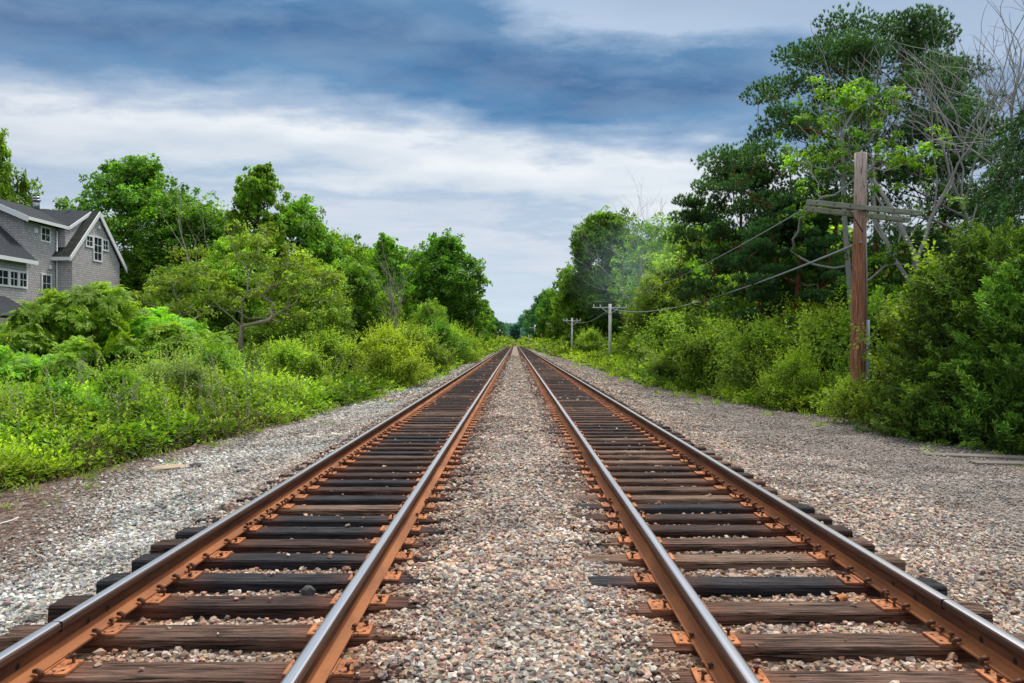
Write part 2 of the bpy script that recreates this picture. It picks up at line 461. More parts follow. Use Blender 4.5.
def ground():
    xs = np.concatenate([[-2500, -900, -400, -200, -100, -60, -40, -28], np.arange(-20, -9, .5), np.arange(-9, -3.6, .15), np.arange(-3.6, 3.6, .08),
                         np.arange(3.6, 11, .15), np.arange(11, 22, .5), [30, 45, 70, 120, 250, 500, 1000, 2500]])
    ys = [-60, -20, -5, 0, 2]
    y = 2.6
    while y < 90: ys.append(y); y += max(.08, y * .012)
    while y < 3500: ys.append(y); y *= 1.12
    ys = np.array(ys)
    X, Y = np.meshgrid(xs, ys)
    x, y = X.ravel(), Y.ravel()
    V = np.stack([x, y, gz(x, y)], 1)
    nx, ny = len(xs), len(ys)
    i = np.arange(nx * ny).reshape(ny, nx)
    Fc = np.stack([i[:-1, :-1], i[:-1, 1:], i[1:, 1:], i[1:, :-1]], -1).reshape(-1, 4)
    me = np_mesh('ground', V, Fc, M['ground'], 4, smooth=True, point_attrs=fields(x, y))
    tag(link('ground', me), 'flat railway ground of gravel and soil running to the horizon', kind='structure')


# ------------------------------------------------------------------ ballast
def ico():
    p = (1 + 5 ** .5) / 2
    v = np.array([(-1, p, 0), (1, p, 0), (-1, -p, 0), (1, -p, 0), (0, -1, p), (0, 1, p), (0, -1, -p), (0, 1, -p), (p, 0, -1), (p, 0, 1), (-p, 0, -1), (-p, 0, 1)], float)
    v /= np.linalg.norm(v[0])
    f = [(0, 11, 5), (0, 5, 1), (0, 1, 7), (0, 7, 10), (0, 10, 11), (1, 5, 9), (5, 11, 4), (11, 10, 2), (10, 7, 6), (7, 1, 8), (3, 9, 4), (3, 4, 2), (3, 2, 6), (3, 6, 8), (3, 8, 9), (4, 9, 5), (2, 4, 11), (6, 2, 10), (8, 6, 7), (9, 8, 1)]
    return v, np.array(f)


def rotm(n, rg):
    q = rg.normal(size=(n, 4)); q /= np.linalg.norm(q, axis=1, keepdims=True)
    w, x, y, z = q.T
    return np.stack([np.stack([1 - 2 * (y * y + z * z), 2 * (x * y - z * w), 2 * (x * z + y * w)], -1),
                     np.stack([2 * (x * y + z * w), 1 - 2 * (x * x + z * z), 2 * (y * z - x * w)], -1),
                     np.stack([2 * (x * z - y * w), 2 * (y * z + x * w), 1 - 2 * (x * x + y * y)], -1)], 1)


def stones_mesh(name, P, size, rg, octa=False, cube=False):
    n = len(P)
    if octa:
        bv = np.array([(1, 0, 0), (-1, 0, 0), (0, 1, 0), (0, -1, 0), (0, 0, 1), (0, 0, -1)], float)
        bf = np.array([(0, 2, 4), (2, 1, 4), (1, 3, 4), (3, 0, 4), (2, 0, 5), (1, 2, 5), (3, 1, 5), (0, 3, 5)])
    elif cube:
        bv = np.array([(x, y, z) for z in (-.62, .62) for y in (-.62, .62) for x in (-.62, .62)])
        bf = np.array([(0, 2, 3), (0, 3, 1), (4, 5, 7), (4, 7, 6), (0, 1, 5), (0, 5, 4), (2, 6, 7), (2, 7, 3), (0, 4, 6), (0, 6, 2), (1, 3, 7), (1, 7, 5)])
    else: bv, bf = ico()
    k = len(bv)
    v = bv[None] + rg.uniform(-.3, .3, (n, k, 3)) * (1.35 if k == 8 else .85)
    v = v * rg.uniform(.55, 1.15, (n, 1, 3))
    v = np.einsum('nij,nkj->nki', rotm(n, rg), v)
    v[:, :, 2] *= .72
    v = v * (size[:, None, None] * .5) + P[:, None, :]
    f = bf[None] + (np.arange(n) * k)[:, None, None]
    fa = fields(P[:, 0], P[:, 1])
    at = {a: np.repeat(fa[a], len(bf)) for a in ('cool', 'rust', 'fine')}
    return np_mesh(name, v.reshape(-1, 3), f.reshape(-1, 3), M['stone'], 3, at)


def in_tie(x, y, ties, m=0.0):
    hit = np.zeros(len(x), bool)
    for ti, tl in enumerate(ties):
        ty = np.array([a[0] for a in tl]); sx = np.abs(x - TC[ti]) < 1.3 + m
        j = np.clip(np.searchsorted(ty, y), 1, len(ty) - 1)
        d = np.minimum(np.abs(y - ty[j]), np.abs(y - ty[j - 1]))
        hit |= sx & (d < .112 + m)
    return hit


def ballast(ties):
    rg = np.random.default_rng(11)
    def zone(y0, y1, dens, size, octa, name):
        xl, xr = -7.4, 10.6
        n = int((y1 - y0) * (xr - xl) * dens)
        x = rg.uniform(xl, xr, n); y = rg.uniform(y0, y1, n)
        keep = (np.abs(x) < .72 * y + 1.3)
        keep &= (x > np.interp(y, VLY, GLX) + .5 * sn(x * 1.3, y * 1.3, 8) - rg.exponential(.35, n)) & (x < np.interp(y, VRY, VRX) + .2)
        x, y = x[keep], y[keep]; n = len(x)
        z = gz(x, y)
        sz = size * np.clip(rg.lognormal(0, .3, n), .5, 1.55)
        sz *= 1 + .16 * sn(x * 2.3, y * 1.9, 91)
        fn = fields(x, y)['fine']
        sz *= 1 - .22 * fn
        th = in_tie(x, y, ties, .01)
        # stones heap over the covered inner sleeper ends, stay out of the timbers elsewhere
        cov = np.clip(1 - (np.abs(x) - .66) / .2, 0, 1) * (sn(x * 3, y * 2.2, 21) > -.35)
        cov = np.where(y > 14, cov * .3, cov)
        cov = np.maximum(cov, .75 * (x < -2.75 + .1 * sn(x * 0, y * 4, 22)) * (y > 7.6))
        ok = ~th | (rg.uniform(size=n) < cov) | (rg.uniform(size=n) < .004)
        for r in RAILS: ok &= ~(np.abs(x - r) < .085)
        z = np.where(th, np.maximum(z, .008), z)
        x, y, z, sz = x[ok], y[ok], z[ok], sz[ok]; n = len(x)
        z = z + rg.uniform(-.35, .42, n) * sz
        Pn = np.stack([x, y, z], 1)
        for q in ((0, 1) if not octa else (0,)):
            sel = slice(None) if octa else (np.arange(n) % 5 < 3 if q else np.arange(n) % 5 >= 3)
            me = stones_mesh(name, Pn[sel], sz[sel], rg, octa, bool(q))
            tag(link(name, me), 'crushed stone ballast covering the track bed and shoulders', kind='stuff')
    zone(3.0, 8, 1500, .0375, False, 'ballast_gravel')
    zone(8, 14, 900, .042, False, 'ballast_gravel')
    zone(14, 24, 420, .057, True, 'ballast_gravel')
    zone(24, 48, 110, .085, True, 'ballast_gravel')
    zone(48, 95, 22, .12, True, 'ballast_gravel')


# ------------------------------------------------------------------ track
def tie_positions():
    rg = random.Random(5)
    L = [(3.68, 'brown'), (4.25, 'brown'), (4.82, 'brown'), (5.38, 'dark'), (5.915, 'black'), (6.48, 'black'), (6.95, 'dark'), (7.42, 'black'), (7.9, 'black'),
         (8.42, 'tan'), (8.95, 'black'), (9.48, 'dark'), (10.0, 'black')]
    Rr = [(3.6, 'brown'), (4.13, 'brown'), (4.67, 'brown'), (5.26, 'brown'), (5.83, 'black'), (6.46, 'tan'), (6.99, 'brown'), (7.5, 'dark'), (7.98, 'dark'), (8.49, 'black'),
          (8.97, 'tan'), (9.5, 'brown'), (10.06, 'brown')]
    out = []
    for L0, pal in ((L, ['black', 'dark', 'dark', 'black', 'brown', 'dark', 'tan']), (Rr, ['dark', 'brown', 'brown', 'black', 'dark', 'tan', 'dark'])):
        t = list(L0)
        while t[-1][0] < 700: t.append((t[-1][0] + .518 + rg.uniform(-.035, .035), rg.choice(pal)))
        out.append(t)
    return out


def wood_block(rg, mat):
    """a sleeper: subdivided, worn box lying along x, top at z=0"""
    nx = 22; h = .178; w = .115; hl = 1.295
    rings = []
    ends = [rg.uniform(-.03, .03) for _ in range(2)]
    ph = [rg.uniform(0, 6) for _ in range(4)]
    for i in range(nx + 1):
        t = i / nx
        x = -hl + 2 * hl * t + (ends[0] if i == 0 else ends[1] if i == nx else 0)
        a = .004 * math.sin(x * 4 + ph[0]) + rg.uniform(-.002, .002); b = .004 * math.sin(x * 5 + ph[1]) + rg.uniform(-.002, .002)
        c = rg.uniform(-.003, .0) - (0.006 if i in (0, nx) else 0)
        e = .012
        prof = [(-w + a, -h), (w + b, -h), (w + b, -e + c - rg.uniform(0, .006)), (w + b - e, c), (w * .3, c - rg.uniform(0, .003)), (-w * .35, c - rg.uniform(0, .003)), (-w + a + e, c), (-w + a, -e + c - rg.uniform(0, .006))]
        rings.append([(x + rg.uniform(-.004, .004) * (i in (0, nx)), p, q) for p, q in prof])
    k = 8
    mb = MB(); vs = [p for r in rings for p in r]
    fs = [(i * k + j, i * k + (j + 1) % k, (i + 1) * k + (j + 1) % k, (i + 1) * k + j) for i in range(nx) for j in range(k)]
    fs += [tuple(range(k)), tuple(nx * k + j for j in range(k - 1, -1, -1))]
    mb.add(vs, fs)
    return mb.mesh('sleeper_timber', mat)


def track(ties):
    rg = random.Random(9)
    blocks = {c: [wood_block(rg, M['tie_' + c]) for _ in range(5)] for c in ('brown', 'black', 'dark', 'tan')}
    # simple far sleepers with plates in the same mesh
    def far_mesh(c):
        mb = MB(); mb.box(-1.295, 1.295, -.115, .115, -.178, 0, 0)
        for s in (-1, 1): mb.box(s * .753 - .19, s * .753 + .19, -.09, .09, .0, .016, 1)
        return mb.mesh('far_sleeper', [M['tie_' + c], M['plate']])
    far = {c: far_mesh(c) for c in blocks}
    # tie plate with raised shoulders and spike holes
    def plate_mesh():
        mb = MB(); L, W = .185, .095
        mb.box(-L, L, -W, W, 0, .014)
        mb.box(-.083, -.074, -W, W, .014, .022); mb.box(.074, .083, -W, W, .014, .022)
        for sx in (-1, 1):
            for sy in (-.05, .05):
                mb.box(sx * .15 - .009, sx * .15 + .009, sy - .009, sy + .009, .0142, .0152, 1)
            mb.box(sx * .108 - .008, sx * .108 + .008, .052, .068, .0142, .0152, 1)
        return mb.mesh('tie_plate', [M['plate'], M['hole']])
    def spike_mesh():
        mb = MB(); mb.tube([(0, 0, -.02), (0, 0, .03)], .0085, 6)
        mb.tube([(0, 0, .022), (-.004, 0, .032), (-.008, 0, .04)], [.010, .019, .013], 8)
        return mb.mesh('spike', M['spike'])
    pm, sm = plate_mesh(), spike_mesh()
    names = {'brown': 'weathered brown', 'black': 'black creosoted', 'dark': 'dark brown', 'tan': 'pale split'}
    for ti, tl in enumerate(ties):
        side = ('left', 'right')[ti]
        for i, (y, c) in enumerate(tl[:150]):
            near = i < 46
            me = rg.choice(blocks[c]) if near else far[c]
            x = TC[ti] + rg.uniform(-.03, .03)
            o = link('railway_sleeper', me, None, (x, y, 0)); o.rotation_euler = (0, 0, R(rg.uniform(-.9, .9)) + (math.pi if rg.random() < .5 else 0))
            if 1 <= i <= 40:
                lab = f'{names[c]} wooden sleeper, {ORD[i - 1]} from the bottom edge in the {side} track'
            elif i == 0:
                lab = f'wooden sleeper cut off at the bottom edge of the {side} track'
            else: lab = f'dark wooden sleeper far down the {side} track, too small to count'
            tag(o, lab, 'railway sleeper', f'wooden sleepers of the {side} track')
            if near:
                for s in (-1, 1):
                    p = link('tie_plate', pm, o); p.location = (s * .753, 0, 0.0005); p.rotation_euler = (0, 0, R(rg.uniform(-2.5, 2.5)))
                    if i < 18:
                        for sx in (-1, 1):
                            for sy in (-.052, .052):
                                if rg.random() < .25: continue
                                k = link('spike', sm, p)
                                if rg.random() < .45: k.location = (sx * .094, sy, .016 + rg.uniform(0, .02)); k.rotation_euler = (R(rg.uniform(-8, 8)), 0, 0 if sx > 0 else math.pi)
                                else: k.location = (sx * .15, sy, rg.uniform(.0, .02)); k.rotation_euler = (R(rg.uniform(-8, 8)), R(rg.uniform(-8, 8)), 0 if sx > 0 else math.pi)
        mb = MB()
    # the farthest sleepers as one mass
    mb = MB()
    for ti, tl in enumerate(ties):
        for (y, c) in tl[150:900]:
            mb.box(TC[ti] - 1.295, TC[ti] + 1.295, y - .115, y + .115, -.12, 0)
    tag(mb.build('distant_sleepers', M['tie_dark']), 'sleepers of both tracks merging toward the horizon', kind='stuff')

    # rails
    half = [(.0, .0), (.075, .0), (.075, .011), (.045, .019), (.014, .03), (.0085, .06), (.0085, .105), (.013, .132), (.036, .142), (.0375, .150), (.0365, .172), (.030, .181), (.018, .1845), (0, .1855)]
    mi_h = [0, 0, 0, 0, 0, 3, 3, 1, 1, 1, 1, 2, 2]
    prof = half + [(-a, b) for a, b in reversed(half[1:-1])]
    ysec = list(np.arange(1.0, 30, .5)) + list(np.arange(30, 120, 5)) + list(np.arange(120, 760, 40))
    am = None
    # anchor: a curved spring clip gripping the rail foot
    mb = MB()
    mb.tube([(-.100, 0, .004), (-.096, 0, .026), (-.078, 0, .034), (-.058, 0, .030)], [.012, .015, .015, .010], 7)
    mb.tube([(-.1, 0, .004), (-.07, 0, -.014), (.07, 0, -.014), (.088, 0, .012)], .010, 6)
    am = mb.mesh('rail_anchor', M['spike'])
    labs = ['polished rusty rail on the outer side of the left track', 'polished rusty rail on the inner side of the left track',
            'polished rusty rail on the inner side of the right track', 'polished rusty rail on the outer side of the right track']
    for ri, xr in enumerate(RAILS):
        rr = empty('rail', (xr, 0, .0165))
        tag(rr, labs[ri], 'rail', 'steel rails of the two tracks')
        mb = MB(); n = len(prof); vs = []
        for y in ysec:
            w = .002 * math.sin(y * .9 + ri) if y < 40 else 0
            vs += [(a + w, y, b) for a, b in prof]
        b0 = len(mb.v); mb.v += vs
        mids = mi_h + list(reversed(mi_h))
        for i in range(len(ysec) - 1):
            for j in range(n):
                mb.f.append((i * n + j, i * n + (j + 1) % n, (i + 1) * n + (j + 1) % n, (i + 1) * n + j)); mb.m.append(mids[j]); mb.sm.append(False)
        mb.build('rail_bar', [M['rail_rust'], M['rail_side'], M['rail_top'], M['rail_web']], rr)
        ti = 0 if ri < 2 else 1
        gd = 1 if ri in (0, 2) else -1            # gauge side direction
        for i, (y, c) in enumerate(ties[ti][:26]):
            for s in (-1, 1):
                if rg.random() < .12: continue
                a = link('rail_anchor', am, rr, (0, y + s * (.135 + rg.uniform(0, .02)), .004))
                a.rotation_euler = (0, 0, math.pi if gd > 0 else 0)
        for jy in ((4.4,) if ri == 0 else (4.78,) if ri == 3 else ()):
            mb = MB(); mb.box(-.0382, .0382, jy - .0022, jy + .0022, .128, .1862); mb.box(-.0765, .0765, jy - .0022, jy + .0022, .0, .0115); mb.build('joint_gap', M['hole'], rr)
        # bolt holes in the web of the outer rails close to the camera
        if ri in (0, 3):
            for y in ((3.78, 4.05, 4.72, 4.95) if ri == 0 else (4.12, 4.42, 5.15, 5.45)):
                for sd in (gd,):
                    mb = MB(); k = 10
                    vs = [(sd * .0097, y + .018 * math.cos(2 * math.pi * q / k), .078 + .018 * math.sin(2 * math.pi * q / k)) for q in range(k)]
                    mb.add(vs, [tuple(range(k))])
                    mb.build('bolt_hole', M['hole'], rr)
    # crossing: a joint seam is left to the steel itself


# ------------------------------------------------------------------ plants
def clump(lv, c, r, n, size, rg, droop=.15, asp=.6, flat=.65, tone0=.5, shell=2.6):
    """a bough: a few dozen leaf sprays set over an uneven ellipsoid, each spray a tilted fan of leaves"""
    k = 15; m = max(3, n // k)
    d = unit(rg.normal(size=(m, 3)) + np.array([0, 0, .25]))
    rad = rg.uniform(0, 1, (m, 1)) ** (1 / shell)
    S = np.array(c) + d * rad * np.array([r, r, r * flat])
    nm = unit(d * .9 + np.array([0, 0, .7]) + rg.normal(size=(m, 3)) * .45)      # spray plane normal
    st = tone0 + .34 * d[:, 2] * rad[:, 0] + .3 * (rad[:, 0] - .75) + rg.normal(size=m) * .11  # outer new growth paler; lit tops and shaded insides also put into tone
    sr = r * rg.uniform(.22, .42, (m, 1))
    N = np.repeat(nm, k, 0); C0 = np.repeat(S, k, 0)
    q = rg.normal(size=(m * k, 3)); q = q - N * np.sum(q * N, 1, keepdims=True)
    q = unit(q); rr = rg.uniform(0, 1, (m * k, 1)) ** .6
    P = C0 + q * rr * np.repeat(sr, k, 0) + N * rg.normal(size=(m * k, 1)) * .12 * r
    D = q + rg.normal(size=(m * k, 3)) * .35 + np.array([0, 0, -droop])
    U = N + rg.normal(size=(m * k, 3)) * .35
    L = size * rg.uniform(.7, 1.35, m * k)
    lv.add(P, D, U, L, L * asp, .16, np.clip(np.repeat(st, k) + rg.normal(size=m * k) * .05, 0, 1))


def skeleton(trunk, tips, seed, jit=.12, updraft=.15):
    """trunk: list of points; tips: clump centres; returns nodes and parents"""
    rg = np.random.default_rng(seed)
    N = [np.array(p, float) for p in trunk]; par = [-1] + list(range(len(trunk) - 1))
    base = N[0]
    order = sorted(range(len(tips)), key=lambda i: np.hypot(tips[i][0] - base[0], tips[i][1] - base[1]) + .25 * tips[i][2])
    for i in order:
        t = np.array(tips[i], float); A = np.array(N)
        d = np.linalg.norm(A - t, axis=1)
        hd = np.hypot(A[:, 0] - t[0], A[:, 1] - t[1])
        pen = np.maximum(0, A[:, 2] - (t[2] - .35 * hd)) * 2.2
        low = np.where(A[:, 2] < trunk[0][2] + .12 * (trunk[-1][2] - trunk[0][2]), 50, 0) if len(trunk) > 3 else 0
        j = int(np.argmin(d + pen + low))
        L = d[j]; k = max(2, min(6, int(L / .5) + 1)); p0 = N[j]; prev = j
        for s in range(1, k + 1):
            f = s / k
            p = p0 + (t - p0) * f + np.array([0, 0, -updraft * L * math.sin(f * math.pi)]) + (rg.normal(size=3) * jit * L / k if s < k else 0)
            N.append(p); par.append(prev); prev = len(N) - 1
    return np.array(N), par


def trunk_mesh(name, N, par, mat, rbase, rtip=.012, sides=6, expo=2.3):
    n = len(N); w = np.zeros(n); ch = [[] for _ in range(n)]
    for i, p in enumerate(par):
        if p >= 0: ch[p].append(i)
    for i in range(n - 1, -1, -1):
        w[i] = 1 if not ch[i] else sum(w[c] for c in ch[i])
    r = rtip * w ** (1 / expo); sc = rbase / r[0]
    r = rtip + (r - rtip) * max(0, (rbase - rtip) / max(r[0] - rtip, 1e-6))
    mb = MB(); stack = [(0, [0])]
    starts = [(None, 0)]
    while starts:
        p0, i = starts.pop()
        chain = ([p0] if p0 is not None else []) + [i]
        while ch[i]:
            cs = sorted(ch[i], key=lambda c: -w[c])
            for c in cs[1:]: starts.append((i, c))
            i = cs[0]; chain.append(i)
        if len(chain) < 2: continue
        rr = [r[q] for q in chain]
        if p0 is not None: rr[0] = rr[1]
        rr[-1] *= .5
        mb.tube([N[q] for q in chain], rr, sides if rr[0] > .04 else 4, caps=False)
    return mb.mesh(name, mat)


def profile(t, kind):
    if kind == 'round': return np.sin(np.pi * (.12 + .83 * t)) ** .6
    if kind == 'oval': return np.sin(np.pi * (.1 + .86 * t)) ** .85
    if kind == 'dome': return (1 - t ** 2.4) ** .5 * (.72 + .28 * t)
    if kind == 'umbrella': return np.clip(.35 + 1.4 * t, 0, 1) * (1 - t ** 5) ** .6
    if kind == 'cone': return (1 - t) ** .8 + .05
    return np.ones_like(t)


def make_tree(seed, H, W, cb=.22, nclump=60, per=330, leaf=.16, kind='round', trunk_r=.16, lean=(0, 0), mat='leaf_mid', bark='bark_dark',
              cr=.125, flat=.7, inner=.35, depth=1.0, asp=.6, droop=.15, jit=.12, sides=6):
    rg = np.random.default_rng(seed)
    t = rg.uniform(0, 1, nclump) ** .85; a = rg.uniform(0, 2 * np.pi, nclump)
    lob = 1 + rg.uniform(-.1, .14, nclump) + .2 * np.sin(2 * a + seed) + .14 * np.sin(3 * a + 2 * seed + 5 * t) + .12 * np.sin(9 * t + seed)
    Rr = W / 2 * profile(t, kind) * lob
    rad = Rr * (inner + (1 - inner) * rg.uniform(0, 1, nclump) ** .5) * .9
    z = H * (cb + (1 - cb) * t) - W * cr * .4
    tips = np.stack([rad * np.cos(a) + lean[0] * z / H, rad * np.sin(a) * depth + lean[1] * z / H, z], 1)
    tk = []; k = 7
    for i in range(k):
        f = i / (k - 1) * .86
        tk.append((lean[0] * f + .02 * H * math.sin(3 * f + seed) * f, lean[1] * f + .02 * H * math.cos(4 * f + seed) * f, H * f))
    N, par = skeleton(tk, tips, seed, jit)
    tm = trunk_mesh('trunk', N, par, M[bark], trunk_r, .012 + H * .0012, sides)
    lv = Leaves()
    for c, tt in zip(tips, t):
        r = W * cr * rg.uniform(.65, 1.35)
        n = int(per * rg.uniform(.6, 1.3) * (r / (W * cr)) ** 1.5)
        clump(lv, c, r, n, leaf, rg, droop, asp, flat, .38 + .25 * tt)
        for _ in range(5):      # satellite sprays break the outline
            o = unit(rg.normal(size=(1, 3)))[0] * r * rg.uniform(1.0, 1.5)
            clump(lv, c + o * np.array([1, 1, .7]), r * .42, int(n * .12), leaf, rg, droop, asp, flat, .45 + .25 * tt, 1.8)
    return tm, lv.mesh('crown', M[mat])


PROTO = {}


def put_tree(key, x, y, H, label, cat='tree', name='deciduous_tree', group=None, rot=0.0, wscale=1.0, z=None, crown='crown'):
    tm, cm, H0 = PROTO[key]
    s = H / H0
    r = empty(name, (x, y, float(gz(np.array([x]), np.array([y]))[0]) - .05 if z is None else z), rot, (s * wscale, s * wscale, s))
    tag(r, label, cat, group)
    if tm: link('trunk', tm, r)
    if cm: link(crown, cm, r)
    return r


def bare_tree(seed, H, spread, r0, mat, depthmax=6, nsplit=(2, 3), lean=(0, 0), up=.25, name='trunk', first=.28, lenf=.74):
    rg = random.Random(seed); mb = MB()
    def rec(p, d, L, r, dep):
        pts = [p]; rad = [r]; k = 4; q = p.copy(); dd = d.copy()
        for i in range(k):
            dd = (dd + Vector((rg.gauss(0, .16), rg.gauss(0, .16), rg.gauss(0, .08) + up * .12))).normalized()
            q = q + dd * (L / k); pts.append(q.copy()); rad.append(r * (1 - .38 * (i + 1) / k))
        if dep == depthmax: rad[-1] = r * .4
        mb.tube(pts, rad, 7 if dep < 2 else 5 if dep < 4 else 3, caps=False)
        if dep >= depthmax: return
        n = rg.randint(*nsplit) + (1 if dep < 3 else 0)
        for i in range(n):
            f = 1.0 if i == 0 else rg.uniform(.35, .95)
            seg = min(k - 1, int(f * k)); base = pts[seg].lerp(pts[seg + 1], f * k - seg) if f < 1 else pts[-1]
            ang = rg.uniform(.15, .35) if i == 0 else rg.uniform(.4, .95) * spread
            ax = dd.cross(Vector((rg.gauss(0, 1), rg.gauss(0, 1), rg.gauss(0, 1)))).normalized()
            nd = (dd * math.cos(ang) + ax * math.sin(ang)).normalized()
            nd = (nd + Vector((0, 0, up * .5))).normalized()
            rr = max(.0105, rad[seg] * (.85 if i == 0 else rg.uniform(.5, .72)))
            rec(base, nd, L * lenf * rg.uniform(.75, 1.15), rr, dep + 1)
    rec(Vector((0, 0, 0)), Vector((lean[0], lean[1], 1)).normalized(), H * first, r0, 0)
    return mb.mesh(name, mat)


def pine(seed, H, W, cb, trunk_r, npad=70, lean=(0, 0), prof='round', side=0.0, tufts=46, mat='needle'):
    rg = np.random.default_rng(seed)
    t = rg.uniform(0, 1, npad); a = rg.uniform(0, 2 * np.pi, npad)
    Rr = W / 2 * profile(t, prof) * (1 + .2 * np.sin(2 * a + seed) + .15 * np.sin(7 * t + a))
    rad = Rr * (.35 + .65 * rg.uniform(0, 1, npad) ** .5)
    z = H * (cb + (1 - cb) * t)
    tips = np.stack([rad * np.cos(a) + lean[0] * z / H + side * rad * .3, rad * np.sin(a) + lean[1] * z / H, z], 1)
    tk = [(lean[0] * f + .25 * math.sin(3.1 * f + seed), .2 * math.sin(4 * f), H * f * .93) for f in np.linspace(0, 1, 9)]
    tk[0] = (0, 0, 0)
    N, par = skeleton(tk, tips, seed, .1, .08)
    tm = trunk_mesh('trunk', N, par, M['bark_pine'], trunk_r, .02, 8)
    lv = Leaves()
    for c in tips:
        R0 = W * rg.uniform(.06, .12)
        n = int(tufts * (R0 / (W * .085)) ** 1.7)
        d = unit(rg.normal(size=(n, 3))); rr = rg.uniform(0, 1, (n, 1)) ** .42
        P = c + d * rr * np.array([R0, R0, R0 * .36]); P[:, 2] += .1 * R0
        # tufts: bunches of needles pointing outwards and up
        k = 16
        Pt = np.repeat(P, k, 0); Dt = np.repeat(d * .55 + np.array([0, 0, .75]), k, 0) + rg.normal(size=(n * k, 3)) * .55
        U = rg.normal(size=(n * k, 3)); L = rg.uniform(.11, .21, n * k)
        tone = np.clip(.42 + .36 * np.repeat(d[:, 2] * rr[:, 0], k) + rg.uniform(-.05, .25, n * k), 0, 1)
        lv.add(Pt - unit(Dt) * .04, Dt, U, L, .028, .1, tone)
    return tm, lv.mesh('crown', M[mat])


def evergreen_mass(seed, H, W, nspray, mat, cone=.55, leafL=.13, leafW=.034, droop=-.5, per=90, depth=.8, branches='bark_dark'):
    """dense juniper or spruce clothed to the ground with feathery sprays"""
    rg = np.random.default_rng(seed); lv = Leaves()
    t = rg.uniform(0, 1, nspray) ** 1.15; a = rg.uniform(0, 2 * np.pi, nspray)
    Rr = W / 2 * ((1 - t) ** cone * .95 + .06) * (1 + .2 * np.sin(3 * a + seed + 5 * t) + .16 * np.sin(5 * a + 13 * t))
    rad = Rr * (.62 + .46 * rg.uniform(0, 1, nspray))
    C = np.stack([rad * np.cos(a), rad * np.sin(a) * depth, t * H * .97 + .05], 1)
    out = np.stack([np.cos(a), np.sin(a), np.zeros(nspray)], 1)
    for i in range(nspray):
        ax = out[i] * .8 + np.array([0, 0, -droop]) + rg.normal(size=3) * .3; ax /= np.linalg.norm(ax)
        spt = rg.normal() * .12; Ls = rg.uniform(.35, .95) * (W / 4) ** .3; n = int(per * rg.uniform(.7, 1.2))
        s = rg.uniform(0, 1, n)
        side = np.cross(ax, [0, 0, 1.]) + 1e-3; side /= np.linalg.norm(side)
        P = C[i] + np.outer(s - .35, ax) * Ls + rg.normal(size=(n, 3)) * .07 * (1.15 - s)[:, None]
        P += np.outer(rg.uniform(-1, 1, n) * (1.05 - s) * Ls * .32, side)
        D = ax * .8 + rg.normal(size=(n, 3)) * .5 + np.outer(rg.uniform(-1, 1, n), side) * .5
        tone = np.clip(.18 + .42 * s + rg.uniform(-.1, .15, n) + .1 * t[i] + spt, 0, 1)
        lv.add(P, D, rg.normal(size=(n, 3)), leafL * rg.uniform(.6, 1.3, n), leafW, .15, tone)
    mb = MB(); mb.tube([(0, 0, 0), (.1, 0, H * .5), (.05, .05, H * .93)], [.03 * H ** .8, .02 * H ** .8, .012], 7)
    for i in range(0, nspray, 9):
        mb.tube([(.05, 0, max(.1, C[i][2] - .3 * rad[i])), tuple(C[i] * .6 + np.array([0, 0, C[i][2] * .3])), tuple(C[i])], [.025, .018, .006], 4, caps=False)
    return mb.mesh('trunk', M[branches]), lv.mesh('crown', M[mat])


def shrub(seed, H, W, nclump, per, leaf, mat, asp=.55, droop=.1, flat=.75, stems=True, upr=.0):
    rg = np.random.default_rng(seed); lv = Leaves()
    t = rg.uniform(0, 1, nclump); a = rg.uniform(0, 2 * np.pi, nclump)
    Rr = W / 2 * (1 - t ** 2.2) ** .5 * (1 + .24 * np.sin(3 * a + seed + 3 * t) + .2 * np.sin(2 * a + 6 * t) + rg.uniform(-.15, .2, nclump))
    rad = Rr * (.25 + .75 * rg.uniform(0, 1, nclump) ** .5) * .88
    C = np.stack([rad * np.cos(a), rad * np.sin(a), .1 * H + t * H * .8], 1)
    for c, tt in zip(C, t):
        r = W * .115 * rg.uniform(.6, 1.5) + .08
        clump(lv, c, r, int(per * rg.uniform(.7, 1.3)), leaf, rg, droop - upr, asp, flat, .3 + .3 * tt)
        # shoots
        for _ in range(6):
            d = np.array([rg.normal() * .5 + c[0] / W, rg.normal() * .5 + c[1] / W, 1.0]); d /= np.linalg.norm(d)
            n = 12; s = np.linspace(.3, 1.5 + .8 * rg.random() ** 2, n)[:, None]
            P = c + s * d * r + rg.normal(size=(n, 3)) * .01
            lv.add(P, d * .5 + rg.normal(size=(n, 3)) * .8, np.array([0, 0, 1.]) + rg.normal(size=(n, 3)) * .3, leaf * rg.uniform(.6, 1.1, n), leaf * asp * .9, .2, .55 + .3 * tt)
    N, par = skeleton([(0, 0, 0), (.02, 0, .1 * H), (0, .02, .2 * H)], C[::2], seed, .12, .05)
    return trunk_mesh('branch', N, par, M['bark_dark'], .03 + .01 * H, .006, 5), lv.mesh('foliage', M[mat])


